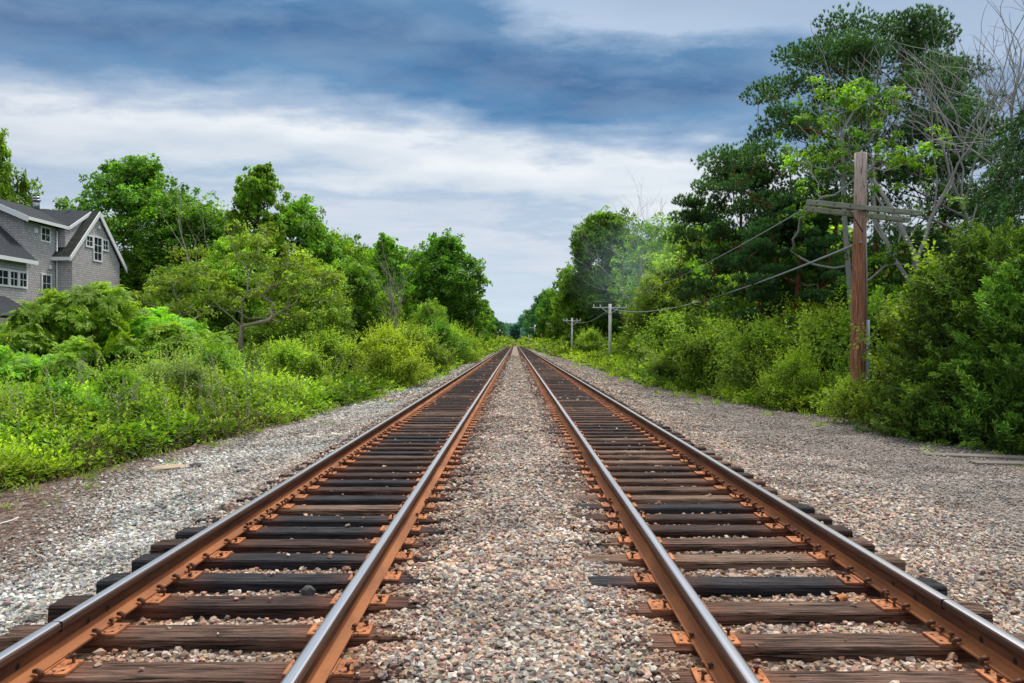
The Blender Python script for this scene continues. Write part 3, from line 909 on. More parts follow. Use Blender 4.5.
def sumac(seed, H, W, nros, leafM='leaf_sumac'):
    """umbrella shaped shrub: star rosettes of pinnate fronds facing out over lobed boughs, on forked stems"""
    rg = np.random.default_rng(seed); lv = Leaves()
    nb = max(12, int(W * W * 2.4)); a = rg.uniform(0, 2 * np.pi, nb); q = rg.uniform(0, 1, nb) ** .5
    bx = np.stack([W * .42 * q * np.cos(a), W * .42 * q * np.sin(a), H * (.80 - .42 * q ** 2.2) + rg.normal(size=nb) * .07 * H], 1)
    br = W * rg.uniform(.07, .125, nb)
    C, NM = [], []
    for i in range(nros):
        j = rg.integers(nb); d = rg.normal(size=3); d[2] = abs(d[2]) * 1.1 + .05; d /= np.linalg.norm(d)
        p = bx[j] + d * br[j] * np.array([1, 1, .75]) * rg.uniform(.75, 1.08)
        n = d * .7 + np.array([0, 0, .6]) + rg.normal(size=3) * .45; C.append(p); NM.append(n / np.linalg.norm(n))
    C = np.array(C); NM = np.array(NM)
    for c, nm in zip(C, NM):
        e1 = np.cross(nm, [.3, .5, .2]); e1 /= np.linalg.norm(e1); e2 = np.cross(nm, e1)
        Mx = np.stack([e1, e2, nm], 0)
        nf = rg.integers(8, 12); ph = rg.uniform(0, 6.28); tb = rg.normal() * .1
        for f in range(nf):
            az = ph + 2 * np.pi * f / nf + rg.normal() * .15; Lf = rg.uniform(.2, .34); rise = rg.uniform(.4, 1.3)
            k = 7; t = np.linspace(.15, 1, k)
            h = np.array([np.cos(az), np.sin(az), 0])
            pts = np.outer(t * Lf, h); pts[:, 2] += Lf * (rise * t - (.25 + rise * .45) * t ** 2)
            tg = np.tile(h, (k, 1)); tg[:, 2] = rise - 2 * (.25 + rise * .45) * t; tg = unit(tg)
            sd = np.array([-np.sin(az), np.cos(az), 0])
            for sg in (-1, 1):
                D = tg * .65 + sd * sg * .8 + np.array([0, 0, -.2]) + rg.normal(size=(k, 3)) * .08
                ll = .095 * (1.15 - .7 * np.abs(t - .45)) * rg.uniform(.85, 1.15, k)
                lv.add(c + pts @ Mx, D @ Mx, np.tile(nm, (k, 1)), ll, ll * .4, .1, np.clip(.35 + .3 * t + .25 * nm[2] - .1 + tb, 0, 1))
    N, par = skeleton([(0, 0, 0), (.05, 0, .15 * H), (0, .05, .3 * H)], bx, seed, .1, .08)
    return trunk_mesh('branch', N, par, M['bark_dark'], .06, .012, 5), lv.mesh('foliage', M[leafM])


def undergrowth():
    """the continuous weedy edge growth nobody could count"""
    rg = np.random.default_rng(77)
    for side in (-1, 1):
        for (y0, y1, n, hmul, far) in ((7.5, 46, 400000 if side < 0 else 240000, 1, 0), (46, 420, 130000, 1.0, 1)):
            n0 = n; u = rg.uniform(0, 1, n)
            y = 1 / (1 / y0 + u * (1 / y1 - 1 / y0)) if not far else y0 * (y1 / y0) ** u
            wid = 16 if not far else 9
            d = rg.uniform(0, 1, n) ** (1.25) * wid
            edge = np.interp(y, VLY, VLX) if side < 0 else np.interp(y, VRY, VRX)
            edge = edge + side * .35 * sn(y * 1.1, y * 0 + 3, 31 + side)
            x = edge + side * d
            keep = np.abs(x) < .72 * y + 1.5
            x, y, d = x[keep], y[keep], d[keep]
            cl = 12; m = len(x) // cl; x, y, d = (np.repeat(v[:m], cl) for v in (x, y, d)); n = len(x)
            crn = np.repeat(rg.normal(size=(m, 3)), cl, 0); cfz = np.repeat(rg.uniform(0, 1, m), cl)
            sp = np.maximum(.07, y * .004) * 1.25
            ox, oy, oz = rg.normal(size=(3, n)) * sp * np.array([1, 1, .55])[:, None]
            x = x + ox; y = y + oy
            # mound height
            H = np.interp(d, [0, .5, 1.5, 4, 8, 16], [.22, .5, .8, 1.15, 1.5, 1.7])
            H = H * (1 + .38 * sn(x * 1.3, y * 1.1, 41) + .22 * sn(x * 3.1, y * 2.7, 42))
            if far: H = H * np.interp(y, [46, 120], [1, 1.5])
            if side > 0: H = np.where((y > 46) & (y < 130) & (d < 4.5), H * .28, H)
            H = np.maximum(H, .12)
            fz = cfz ** .45
            # the face toward the track is leafy down to the ground
            fz = np.where(d < 1.2, cfz ** .8, fz)
            z = gz(x, y) + H * fz + oz
            z = np.maximum(z, gz(x, y) + .02)
            sz = np.maximum(.10, y * (.0052 if not far else .0036)) * rg.uniform(.6, 1.35, n)
            k = np.array([side * -.35, -.25, .35])
            D = np.stack([ox, oy, oz], 1) / sp[:, None] * .8 + rg.normal(size=(n, 3)) * .35 + k
            U = np.array([0, 0, 1.]) + rg.normal(size=(n, 3)) * .3 + crn * .3
            species = sn(x * .8, y * .7, 51)
            hol = sn(x * 2.1, y * 1.7, 88)
            tone = np.clip(-.05 - .22 * np.clip((14 - y) / 5, 0, 1) + .68 * fz + .16 * species + .14 * hol + rg.normal(size=n) * .05 + crn[:, 0] * .09, 0, 1)  # shade painted into leaf tone: darker low down and in hollows
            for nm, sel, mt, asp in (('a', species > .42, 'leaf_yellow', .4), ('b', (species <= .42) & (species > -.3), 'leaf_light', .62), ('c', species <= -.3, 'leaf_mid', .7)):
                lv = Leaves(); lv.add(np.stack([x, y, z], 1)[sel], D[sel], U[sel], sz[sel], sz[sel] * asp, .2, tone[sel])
                mt2 = mt
                o = link('undergrowth', lv.mesh('undergrowth', M[mt2]))
                tag(o, 'tangled green undergrowth along the %s edge of the gravel' % ('left', 'right')[side > 0], kind='stuff')
        # upright leafy sprigs rising out of the mass near the track
        n = 1500 if side < 0 else 800
        y = 1 / (1 / 8 + rg.uniform(0, 1, n) * (1 / 40 - 1 / 8)); d = rg.uniform(0, 1, n) ** 1.3 * 9
        edge = np.interp(y, VLY, VLX) if side < 0 else np.interp(y, VRY, VRX)
        x = edge + side * (d + .1)
        keep = np.abs(x) < .72 * y + 1; x, y, d = x[keep], y[keep], d[keep]
        H = np.interp(d, [0, .5, 1.5, 4, 8], [.3, .6, .9, 1.25, 1.6]) * (1 + .38 * sn(x * 1.3, y * 1.1, 41) + .22 * sn(x * 3.1, y * 2.7, 42))
        lv = Leaves()
        for i in range(len(x)):
            k = rg.integers(16, 30); s = np.linspace(.55, 1.12 + rg.uniform(0, .18), k)
            ln = rg.normal(size=2) * .16
            P = np.stack([x[i] + ln[0] * s, y[i] + ln[1] * s, gz(x[i], y[i]) + H[i] * s], 1)
            az = np.arange(k) * 2.4 + rg.uniform(0, 6)
            D = np.stack([np.cos(az), np.sin(az), .35 + .5 * (s - .6)], 1)
            z0 = max(.075, y[i] * .0045) * (1.35 - .7 * (s - .55))
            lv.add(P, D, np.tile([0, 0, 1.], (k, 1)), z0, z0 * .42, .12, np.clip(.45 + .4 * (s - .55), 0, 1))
        tag(link('undergrowth', lv.mesh('undergrowth', M['leaf_light'])), 'upright leafy weeds rising from the %s undergrowth' % ('left', 'right')[side > 0], kind='stuff')


def brambles():
    rg = random.Random(4); mb = MB()
    for i in range(420):
        y = rg.uniform(8.4, 20); e = float(np.interp(y, VLY, VLX)); x = e + rg.uniform(-.9, .45)
        z = float(gz(np.array([x]), np.array([y]))[0])
        p = Vector((x, y, z)); a = rg.uniform(0, 6.28); L = rg.uniform(.3, 1.0); hz = rg.uniform(.1, .5)
        pts = []
        for k in range(7):
            f = k / 6
            pts.append(p + Vector((math.cos(a) * L * f + rg.gauss(0, .03), math.sin(a) * L * f + rg.gauss(0, .03), hz * 4 * f * (1 - f) * rg.uniform(.8, 1.2) + .01)))
        mb.tube(pts, [.006, .006, .005, .005, .004, .003, .002], 3, caps=False)
    for i in range(700):
        y = rg.uniform(5.5, 22); e = float(np.interp(y, VLY, GLX)); x = e - rg.uniform(-.2, 1.8)
        if x < -.7 * y: continue
        z = float(gz(np.array([x]), np.array([y]))[0]) + .012; a = rg.uniform(0, 3.14); L = rg.uniform(.06, .3)
        mb.tube([(x, y, z), (x + math.cos(a) * L * .5, y + math.sin(a) * L * .5, z + rg.uniform(0, .03)), (x + math.cos(a) * L, y + math.sin(a) * L, z)], [.004, .003, .002], 3, caps=False)
    tag(mb.build('undergrowth', M['bramble']), 'dry brown brambles and twigs at the foot of the left undergrowth', kind='stuff')


def weeds():
    """low tufts creeping out of the undergrowth over the gravel"""
    rg = np.random.default_rng(19)
    lv = Leaves(); st = MB()
    for side, n in ((-1, 260), (1, 260)):
        for i in range(n):
            y = 1 / (1 / 8.5 + rg.uniform() * (1 / 60 - 1 / 8.5)); e = float(np.interp(y, VLY, VLX) if side < 0 else np.interp(y, VRY, VRX))
            off = rg.exponential(.38) - .15
            x = e - side * off
            if abs(x) > .7 * y or abs(x) < 3.6: continue
            z = float(gz(np.array([x]), np.array([y]))[0]); k = rg.integers(10, 34); h = rg.uniform(.06, .26) * (1.3 - min(off, 1))
            sz = max(.045, y * .0035)
            P = np.stack([x + rg.normal(size=k) * .09, y + rg.normal(size=k) * .09, z + rg.uniform(.1, 1, k) * h], 1)
            D = rg.normal(size=(k, 3)); D[:, 2] = abs(D[:, 2]) + .2
            grass = rg.random() < .4
            lv.add(P - (0, 0, h * .3 * grass), D * ([.35, .35, 1] if grass else [1, 1, .6]), np.array([0, 0, 1.]) + rg.normal(size=(k, 3)) * .4, sz * (2.6 if grass else 1.2), sz * (.25 if grass else .7), .15, rg.uniform(.25, .75))
    tag(link('weeds', lv.mesh('weeds', M['leaf_light'])), 'small weeds and grass tufts creeping onto the gravel edges', kind='stuff')
    rg = random.Random(8)
    for i in range(520):
        side = -1 if rg.random() < .62 else 1
        y = 1 / (1 / 9 + rg.random() * (1 / 42 - 1 / 9)); e = float(np.interp(y, VLY, VLX) if side < 0 else np.interp(y, VRY, VRX))
        x = e + side * rg.uniform(.1, 8)
        if abs(x) > .7 * y: continue
        h = rg.uniform(.7, 1.9); p = Vector((x, y, -.35)); dx, dy = rg.gauss(0, .22), rg.gauss(0, .22)
        st.tube([p, p + Vector((dx * .4 * h, dy * .4 * h, h * .55)), p + Vector((dx * h, dy * h, h))], [.009, .007, .004], 3, caps=False)
        for q in range(3):
            b = p + Vector((dx * .7 * h, dy * .7 * h, h * rg.uniform(.6, .95))); st.tube([b, b + Vector((rg.gauss(0, .15), rg.gauss(0, .15), rg.uniform(.05, .3)))], [.005, .003], 3, caps=False)
    tag(st.build('dead_stalks', M['bark_dead']), 'dry stalks standing among the green undergrowth', kind='stuff')


def litter():
    """loose chips of bark and dead leaves over the soil strips"""
    rg = np.random.default_rng(6); lv = Leaves()
    for side, n in ((-1, 9000), (1, 7000)):
        y = 1 / (1 / 5.5 + rg.uniform(0, 1, n) * (1 / 34 - 1 / 5.5))
        g = np.interp(y, VLY, GLX) if side < 0 else np.interp(y, VRY, VRX) - .35
        x = g + side * rg.uniform(-.3, 1.9, n) * (1 if side < 0 else .6)
        z = gz(x, y) + .012
        D = rg.normal(size=(n, 3)); D[:, 2] *= .15
        U = np.array([0, 0, 1.]) + rg.normal(size=(n, 3)) * .25
        lv.add(np.stack([x, y, z], 1), D, U, rg.uniform(.025, .07, n), rg.uniform(.012, .035, n), .2, rg.uniform(.1, .9, n))
    o = link('leaf_litter', lv.mesh('leaf_litter', m_leaf('leaf_litter', (.07, .045, .032), (.14, .085, .055), (.25, .17, .11), trans=.05, nvar=.3)))
    tag(o, 'brown dead leaves and bark chips between gravel and plants', kind='stuff')


def woods():
    rg = np.random.default_rng(15)
    for side, x0, x1, y0, y1, n, h, lab in ((-1, 22, 130, 78, 112, 60000, 8.0, 'left'), (1, 14, 95, 56, 84, 60000, 7.5, 'right')):
        x = side * rg.uniform(x0, x1, n); y = rg.uniform(y0, y1, n)
        H = h * (1 + .25 * sn(x * .3, y * .3, 61) + .15 * sn(x * .9, y * .9, 62)); f = rg.uniform(0, 1, n) ** .6
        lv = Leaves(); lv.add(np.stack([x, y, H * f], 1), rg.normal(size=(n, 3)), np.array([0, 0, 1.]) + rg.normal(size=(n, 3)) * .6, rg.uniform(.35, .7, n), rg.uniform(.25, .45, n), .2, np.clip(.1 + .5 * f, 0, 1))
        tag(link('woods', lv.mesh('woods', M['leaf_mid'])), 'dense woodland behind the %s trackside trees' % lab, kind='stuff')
    # far end of the line, distance haze put into the leaf colour
    for side, n in ((-1, 26000), (1, 34000)):
        y = rg.uniform(430, 760, n); x = side * (5.5 + rg.uniform(0, 1, n) ** 1.4 * 30)
        if side > 0: H = 12 + 5 * sn(x * .2, y * .05, 63)
        else: H = 11 + 3 * sn(x * .2, y * .05, 64)
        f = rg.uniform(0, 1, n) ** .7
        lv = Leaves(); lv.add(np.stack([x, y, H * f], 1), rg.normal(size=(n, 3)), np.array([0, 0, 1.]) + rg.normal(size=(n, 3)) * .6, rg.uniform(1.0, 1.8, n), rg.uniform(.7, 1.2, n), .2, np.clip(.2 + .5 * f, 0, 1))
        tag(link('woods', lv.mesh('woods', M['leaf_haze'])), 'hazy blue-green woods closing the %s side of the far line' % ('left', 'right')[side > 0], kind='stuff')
    n = 16000
    x = rg.uniform(-60, 60, n); y = rg.uniform(800, 830, n); H = 17 + 5 * sn(x * .12, y * .01, 66) + np.where((x > 4) & (x < 18), 8, 0); f = rg.uniform(0, 1, n) ** .7
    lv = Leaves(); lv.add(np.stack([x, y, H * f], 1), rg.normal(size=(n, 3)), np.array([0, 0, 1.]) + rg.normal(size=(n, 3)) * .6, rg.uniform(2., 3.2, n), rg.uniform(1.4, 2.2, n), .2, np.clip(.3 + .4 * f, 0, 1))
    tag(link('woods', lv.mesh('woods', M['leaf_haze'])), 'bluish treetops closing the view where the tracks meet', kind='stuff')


def trees():
    P = PROTO
    P['a'] = (*make_tree(1, 12, 9, .1, 115, 230, .25, 'round', .2, mat='leaf_mid'), 12)
    P['b'] = (*make_tree(2, 12, 8, .08, 110, 230, .25, 'oval', .2, mat='leaf_dark'), 12)
    P['c'] = (*make_tree(3, 12, 8.5, .08, 110, 230, .25, 'round', .18, mat='leaf_light'), 12)
    P['d'] = (*make_tree(5, 14, 7.4, .14, 120, 110, .21, 'oval', .2, mat='leaf_mid', cr=.08, inner=.15, flat=.5), 14)
    P['f1'] = (*make_tree(7, 14, 10, .06, 60, 150, .36, 'round', .25, mat='leaf_mid', sides=4), 14)
    P['f2'] = (*make_tree(8, 14, 9.5, .06, 60, 150, .36, 'oval', .25, mat='leaf_dark', sides=4), 14)
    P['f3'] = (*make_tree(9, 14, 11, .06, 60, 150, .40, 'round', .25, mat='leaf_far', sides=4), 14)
    P['g'] = (*make_tree(10, 9, 8.5, .04, 110, 240, .17, 'dome', .14, mat='leaf_light'), 9)
    P['h'] = (*make_tree(12, 9, 8, .04, 110, 240, .17, 'dome', .14, mat='leaf_dark'), 9)

    # ---- left side individuals
    def T(key, px, Y, top, label, ws=1.0, rot=0, name='deciduous_tree', group='broadleaf trees beside the tracks'):
        H = wz(top, Y) + .4
        put_tree(key, wx(px, Y), Y, H, label, 'tree', name, group, rot, ws)
    P['dome'] = (*make_tree(21, 16.5, 13.4, .12, 165, 190, .25, 'dome', .32, mat='leaf_dark', cr=.075, flat=.5, inner=.3), 16.5)
    T('dome', 138, 64, 159, 'broad airy dark green tree rising behind the house gable')
    T('b', -22, 62, 128, 'dark green tree at the far left edge behind the house', .6, 1)
    T('h', 208, 62, 205, 'low dark rounded tree right of the broad airy tree', 1.0, 2)
    T('d', 256, 60, 165, 'slim tall tree with pointed open top on the left side', .8, .4)
    T('b', 298, 62, 200, 'tall dark green tree right of the slim pointed tree', .85, 2.2)
    T('a', 332, 66, 234, 'medium tree stepping down from the tall left trees', .8, 1.2)
    T('c', 236, 50, 240, 'leafy light green tree behind the pale branched tree', .95, 3.0)
    T('g', 300, 46, 262, 'spreading bright green tree below the tall left trees', 1.0, 4.0)
    T('a', 348, 54, 262, 'rounded mid green tree left of the dead snag', .9, 5.0)
    T('h', 148, 62, 246, 'dark low tree between the house gable and pale branched tree', 1.0, .6)
    T('h', 185, 46, 268, 'dark low tree right behind the pale branched tree', 1.0, 3.6)
    T('d', 390, 74, 236, 'upright tree with feathery top behind the dead snag', .85, 3.3)
    T('b', 441, 80, 236, 'big dark rounded tree nearest the left track', 1.0, .2)
    T('g', 430, 60, 302, 'low spreading bright tree beneath the dark rounded tree', .8, 1.9)
    T('c', 385, 62, 292, 'low light green tree around the dead snag', .7, 2.7)
    T('h', 460, 84, 296, 'low dark tree at the foot of the left tree wall', .7, 2.7)
    T('a', 368, 88, 250, 'middle-height tree filling the gap behind the dead snag', 1.0, 2.6)
    T('a', 416, 98, 262, 'farther tree in the gap left of the big dark rounded tree', 1.0, 4.4)
    # bright open tree with pale forked limbs
    rg = np.random.default_rng(33)
    tips = []
    for (u, v, w, n) in ((-1.9, 4.8, 1.0, 7), (-3.2, 3.9, .8, 6), (0, 5.6, 1.1, 8), (1.5, 5.0, .9, 6), (2.2, 3.9, .8, 6), (-.8, 3.7, .9, 5), (1.0, 3.2, .9, 5), (-2.6, 2.8, .7, 5), (.2, 4.5, 1.0, 6)):
        for _ in range(n + 3): tips.append((u * 1.1 + rg.uniform(-1, 1) * w * 1.0, rg.uniform(-.2, 2.2), v + rg.uniform(-.7, .7)))
    N, par = skeleton([(0, 0, 0), (-.05, 0, .9), (-.2, .1, 1.7), (-.15, .1, 2.6), (-.1, 0, 3.5)], tips, 3, .16, .04)
    tm = trunk_mesh('trunk', N, par, M['bark_pale'], .10, .015, 7, 1.9)
    lv = Leaves()
    for c in tips: clump(lv, c + np.array([0, .25, .1]), rg.uniform(.3, .55), int(rg.uniform(110, 190)), .13, rg, .1, .5, .42, .55)
    P['pale'] = (tm, lv.mesh('crown', M['leaf_light']), 6.2)
    put_tree('pale', wx(245, 30), 30, 6.5, 'bright green spreading tree with pale forked limbs', 'tree', 'deciduous_tree', 'broadleaf trees beside the tracks')
    # dead trees on the left
    for key, sd, px, Y, top, lab in (('dead1', 5, 238, 52, 178, 'bare grey tree standing among the tall left trees'),
                                     ('dead2', 9, 392, 50, 262, 'whitish dead snag in front of the left trees')):
        Hh = wz(top, Y) + .3
        tm = bare_tree(sd, Hh * 1.15, .8, .11, M['bark_dead'], 5, (1, 2), first=.34)
        r = empty('dead_tree', (wx(px, Y), Y, -.4)); tag(r, lab, 'dead tree', 'leafless trees'); link('trunk', tm, r)

    # ---- tree wall running to the vanishing point
    rr = random.Random(2)
    k = 0
    for side in (-1, 1):
        Y = 92 if side < 0 else 112; k = 0
        while Y < 450:
            x = side * ((9.3 if side < 0 else (13.5 if Y < 215 else 10.3)) + rr.uniform(-.5, .8))
            H = (12.0 if side < 0 else np.interp(Y, [112, 160, 260, 420], [12, 15.0, 17.5, 17])) * rr.uniform(.9, 1.08)
            key = rr.choice(['f1', 'f2']) if Y < 230 else 'f3'
            put_tree(key, x, Y, H, f'{ORD[k]} tree of the {("left", "right")[side > 0]} tree wall, counted from its near end', 'tree', 'deciduous_tree',
                     f'tree wall on the {("left", "right")[side > 0]} of the line', rr.uniform(0, 6), .82)
            k += 1; Y += rr.uniform(.075, .11) * Y
        Y = 86; j = 0
        while Y < 260:
            x = side * (17.5 + rr.uniform(-1, 2))
            put_tree(rr.choice(['f1', 'f2']), x, Y, (13 if side < 0 else 15) * rr.uniform(.9, 1.1), f'tall tree in the second row behind the {("left", "right")[side > 0]} tree wall', 'tree', 'deciduous_tree',
                     f'second row behind the {("left", "right")[side > 0]} tree wall', rr.uniform(0, 6), .95)
            Y += .14 * Y

    # ---- right side individuals
    P['big'] = (*make_tree(41, 15, 10.5, .05, 170, 250, .27, 'round', .3, mat='leaf_mid', cr=.1), 15)
    T('big', 606, 112, 216, 'big dense green tree behind the nearest small pole', .92, .8)
    T('f1', 572, 150, 268, 'green tree stepping down left of the big dense tree', .8, 1.8)
    P['airy'] = (bare_tree(17, 21, .75, .2, M['bark_grey'], 6, (2, 2), up=.35, first=.3), None, 16)
    lv = Leaves(); rg = np.random.default_rng(5)
    for _ in range(120):
        a = rg.uniform(0, 6.28); zc = rg.uniform(5, 15.5); q = rg.uniform(.2, 1) * (4.6 if zc < 12 else 3.2); clump(lv, (q * math.cos(a), q * math.sin(a), zc), .8, 60, .24, rg)
    airy = empty('deciduous_tree', (wx(652, 84), 84, -.4)); tag(airy, 'thin-leaved tree with bare twigs showing beside the big dense tree', 'tree', 'broadleaf trees beside the tracks')
    link('trunk', P['airy'][0], airy); link('crown', lv.mesh('crown', M['leaf_mid']), airy)
    T('c', 690, 70, 230, 'soft light green tree between thin-leaved tree and pines', .95, 2.0)
    T('g', 668, 66, 275, 'grey-green rounded tree behind the small pole wires', 1.0, 1.0)
    T('d', 722, 66, 222, 'pale green narrow tree at the left shoulder of the pines', .9, 2.0)
    T('h', 645, 90, 300, 'low dark tree at the foot of the big dense tree', .9, 2.0)
    T('c', 800, 50, 215, 'light green tree seen between the pine trunks', 1.1, 3.0)
    T('g', 850, 40, 262, 'low bright tree behind the wooden utility pole', 1.1, 4.0)
    T('g', 960, 34, 225, 'leafy tree behind the right-hand bare trees', 1.1, .5)
    # pines
    Y = 34; H = wz(28, Y) + .3
    P['pineA'] = (*pine(51, H, 11.4, .2, .2, 270, (.5, 0), 'round', -.1, 125), H)
    put_tree('pineA', wx(868, Y), Y, H, 'tallest pine with reddish trunk and dark layered crown', 'pine tree', 'pine_tree', 'pines on the right', 0, 1, -.3)
    Y = 37; H = wz(168, Y) + .3
    P['pineB'] = (*pine(52, H, 7.8, .03, .14, 210, (-.3, 0), 'dome', 0, 105), H)
    put_tree('pineB', wx(748, Y), Y, H, 'lower bluish pine standing left of the tallest pine', 'pine tree', 'pine_tree', 'pines on the right', .5, 1, -.3)
    Y = 31; H = wz(205, Y) + .3
    P['pineC'] = (*pine(53, H, 5.4, .05, .11, 130, (.2, 0), 'oval', 0, 80), H)
    put_tree('pineC', wx(800, Y), Y, H, 'small pine with red limbs left of the wooden utility pole', 'pine tree', 'pine_tree', 'pines on the right', 1.5, 1, -.3)
    # sparse young tree with bright leaves in front of the tall pine
    P['sparse'] = (*make_tree(61, 11.5, 7.8, .3, 40, 36, .12, 'round', .12, mat='leaf_mid', bark='bark_grey', cr=.085, flat=.45, inner=.1, lean=(-1.0, 0)), 11.5)
    put_tree('sparse', wx(862, 28), 28, 11.0, 'thin grey tree with sparse bright leaves before the tall pine', 'tree', 'deciduous_tree', None, 0, 1, -.3)
    # bare trees on the right
    for sd, px, Y, top, lab, ln, r0, fr in ((78, 918, 26, 12, 'bare grey tree right of the utility pole top', (.02, 0), .15, .3),
                                            (72, 948, 28, -6, 'bare grey tree forking beside the dark spruce', (.12, .05), .17, .3),
                                            (74, 1003, 25, -45, 'tall bare tree at the top right corner', (.05, 0), .15, .28)):
        Hh = wz(top, Y) * 1.42
        tm = bare_tree(sd, Hh * .94, .82, r0, M['bark_grey'], 5 if sd != 78 else 6, (2, 3) if sd != 78 else (2, 2), ln, .2, first=fr)
        r = empty('dead_tree', (wx(px, Y), Y, -.35)); tag(r, lab, 'dead tree', 'leafless trees'); link('trunk', tm, r)
    # spruce reaching in at the right edge
    Y = 21
    P['spruce'] = (*evergreen_mass(81, 8.6, 7.0, 430, 'spruce', .75, .15, .03, .75, 110), 8.6)
    put_tree('spruce', wx(1040, Y), Y, 8.6, 'dark drooping spruce reaching in from the right edge', 'spruce', 'spruce_tree', None, 0, 1, -.3)
    # junipers
    for i, (sd, px, Y, top, W, lab) in enumerate(((91, 1000, 16.6, 236, 3.6, 'tall dark juniper at the right edge of the gravel'),
                                                  (92, 935, 18.6, 285, 2.2, 'juniper right of the wooden pole with vine leaves over it'),
                                                  (93, 1040, 15.2, 262, 3.2, 'dark juniper cut off by the right picture edge'),
                                                  (94, 948, 16.6, 372, 2.4, 'low dark juniper leaning over the gravel edge'))):
        H = wz(top, Y) + .35
        tm, cm = evergreen_mass(sd, H, W, int(170 * W), 'juniper', .42, .105, .03, -.7, 130, .85)
        P['jun%d' % i] = (tm, cm, H)
        put_tree('jun%d' % i, wx(px, Y), Y, H, lab, 'juniper', 'juniper_tree', 'junipers on the right', 0, 1, -.32)
    # leafy vine shrub over the juniper
    P['vine'] = (*shrub(95, 3.9, 2.4, 46, 95, .1, 'leaf_light', .75, .1, .8), 3.9)
    P['vine2'] = (*shrub(96, 3.2, 2.0, 36, 95, .1, 'leaf_light', .75, .1, .8), 3.2)
    put_tree('vine2', wx(905, 17.9), 17.9, wz(305, 17.9) + .3, 'broad-leaved vine shrub just right of the wooden pole', 'shrub', 'vine_shrub', None, 1, 1, None, 'foliage')
    put_tree('vine', wx(938, 17.9), 17.9, wz(250, 17.9) + .3, 'broad-leaved vine shrub climbing beside the tall juniper', 'shrub', 'vine_shrub', None, 0, 1, None, 'foliage')


def shrubs():
    P = PROTO
    P['sh1'] = (*shrub(101, 2, 2.6, 40, 230, .095, 'leaf_light'), 2)
    P['sh2'] = (*shrub(102, 2, 2.6, 40, 230, .095, 'leaf_mid', .65), 2)
    P['sh3'] = (*shrub(103, 2, 3.0, 60, 280, .10, 'leaf_yellow', .42, .0, .7), 2)
    P['sh4'] = (*shrub(104, 2, 2.8, 40, 230, .095, 'leaf_grey', .4), 2)
    P['sum'] = (*sumac(105, 3.0, 4.6, 520), 3.0)
    P['sum2'] = (*sumac(106, 2.4, 3.4, 280), 2.4)
    def S(key, px, Y, top, label, ws=1.0, rot=0, name='shrub', cat='shrub', group='shrubs beside the tracks'):
        H = wz(top, Y) + .35
        r = put_tree(key, wx(px, Y), Y, H, label, cat, name, group, rot, ws, None, 'foliage')
        r.children[0].name = 'branch'
    g2 = 'sumac thicket below the house'
    S('sum', 98, 25, 283, 'largest sumac dome with drooping fronds below the house', .9, 0, 'sumac_shrub', 'sumac', g2)
    S('sum2', 30, 26, 312, 'sumac shrub at the left edge under the house windows', 1.1, 1, 'sumac_shrub', 'sumac', g2)
    S('sum2', 155, 27, 308, 'sumac shrub on the right flank of the sumac dome', 1.1, 2, 'sumac_shrub', 'sumac', g2)
    S('sum2', 195, 25, 323, 'low sumac under the pale branched tree', .9, 3, 'sumac_shrub', 'sumac', g2)
    S('sum2', 20, 20, 345, 'low sumac at the left picture edge', .85, 4, 'sumac_shrub', 'sumac', g2)
    S('sum2', 70, 19, 352, 'small sumac in front of the sumac dome', .7, 5, 'sumac_shrub', 'sumac', g2)
    S('sh3', 388, 34, 333, 'vivid yellow-green rounded shrub beside the left gravel', .92, 0)
    for i, (key, px, Y, top, lab) in enumerate((
        ('sh2', 215, 23, 350, 'mid green shrub in front of the pale branched tree'),
        ('sh4', 175, 20, 352, 'greyish shrub below the sumac thicket'),
        ('sh1', 292, 27, 345, 'light shrub right of the pale branched tree foot'),
        ('sh1', 325, 31, 336, 'light shrub left of the vivid yellow-green shrub'),
        ('sh2', 120, 17, 372, 'mid green shrub halfway down the left bank'),
        ('sh2', 60, 15, 385, 'dark leafy shrub low at the left edge'),
        ('sh1', 415, 46, 330, 'small shrub behind the vivid yellow-green shrub'),
        ('sh2', 438, 58, 328, 'roundish shrub at the left track edge, middle distance'),
        ('sh3', 452, 70, 330, 'yellow-green shrub at the left track edge, farther off'))):
        S(key, px, Y, top, lab, .95, i)
    for i, (key, px, Y, top, lab, ws) in enumerate((
        ('sh3', 796, 24.0, 356, 'bright fern-like shrub at the gravel edge left of the pole', .85),
        ('sh1', 765, 27, 330, 'light green shrub left of the wooden utility pole', 1.0),
        ('sh1', 826, 25.5, 318, 'leafy bright shrub around the wooden pole foot', 1.05),
        ('sh2', 860, 22.4, 352, 'mid green shrub at the foot of the wooden pole', .7),
        ('sh1', 720, 31, 328, 'light shrub on the right gravel edge below the pine', 1.0),
        ('sh1', 700, 37, 324, 'leafy green shrub under the sagging cable', 1.15),
        ('sh1', 674, 46, 320, 'rounded light green shrub behind the white pole', 1.2),
        ('sh1', 690, 34, 340, 'small bright shrub at the right gravel edge', .9),
        ('sh1', 664, 47, 338, 'small light shrub near the white pole', .9),
        ('sh1', 740, 34, 308, 'tall shrub under the bluish pine', 1.2),
        ('sh3', 808, 31, 310, 'bright tall shrub behind the gravel-edge shrubs', 1.2),
        ('sh1', 885, 24, 305, 'light shrub between pole and juniper', 1.1),
        ('sh2', 664, 66, 336, 'shrub right of the white pole foot', .9),
        ('sh1', 590, 96, 332, 'light shrub left of the white pole', 1.0),
        ('sh4', 600, 112, 326, 'dull green shrub beside the second small pole', .9),
        ('sh1', 850, 19.6, 382, 'low bright plant at the gravel edge before the pole', .8),
        ('sh2', 905, 18.0, 395, 'low leafy plant at the juniper foot', .9))):
        S(key, px, Y, top, lab, ws, i * 1.3)


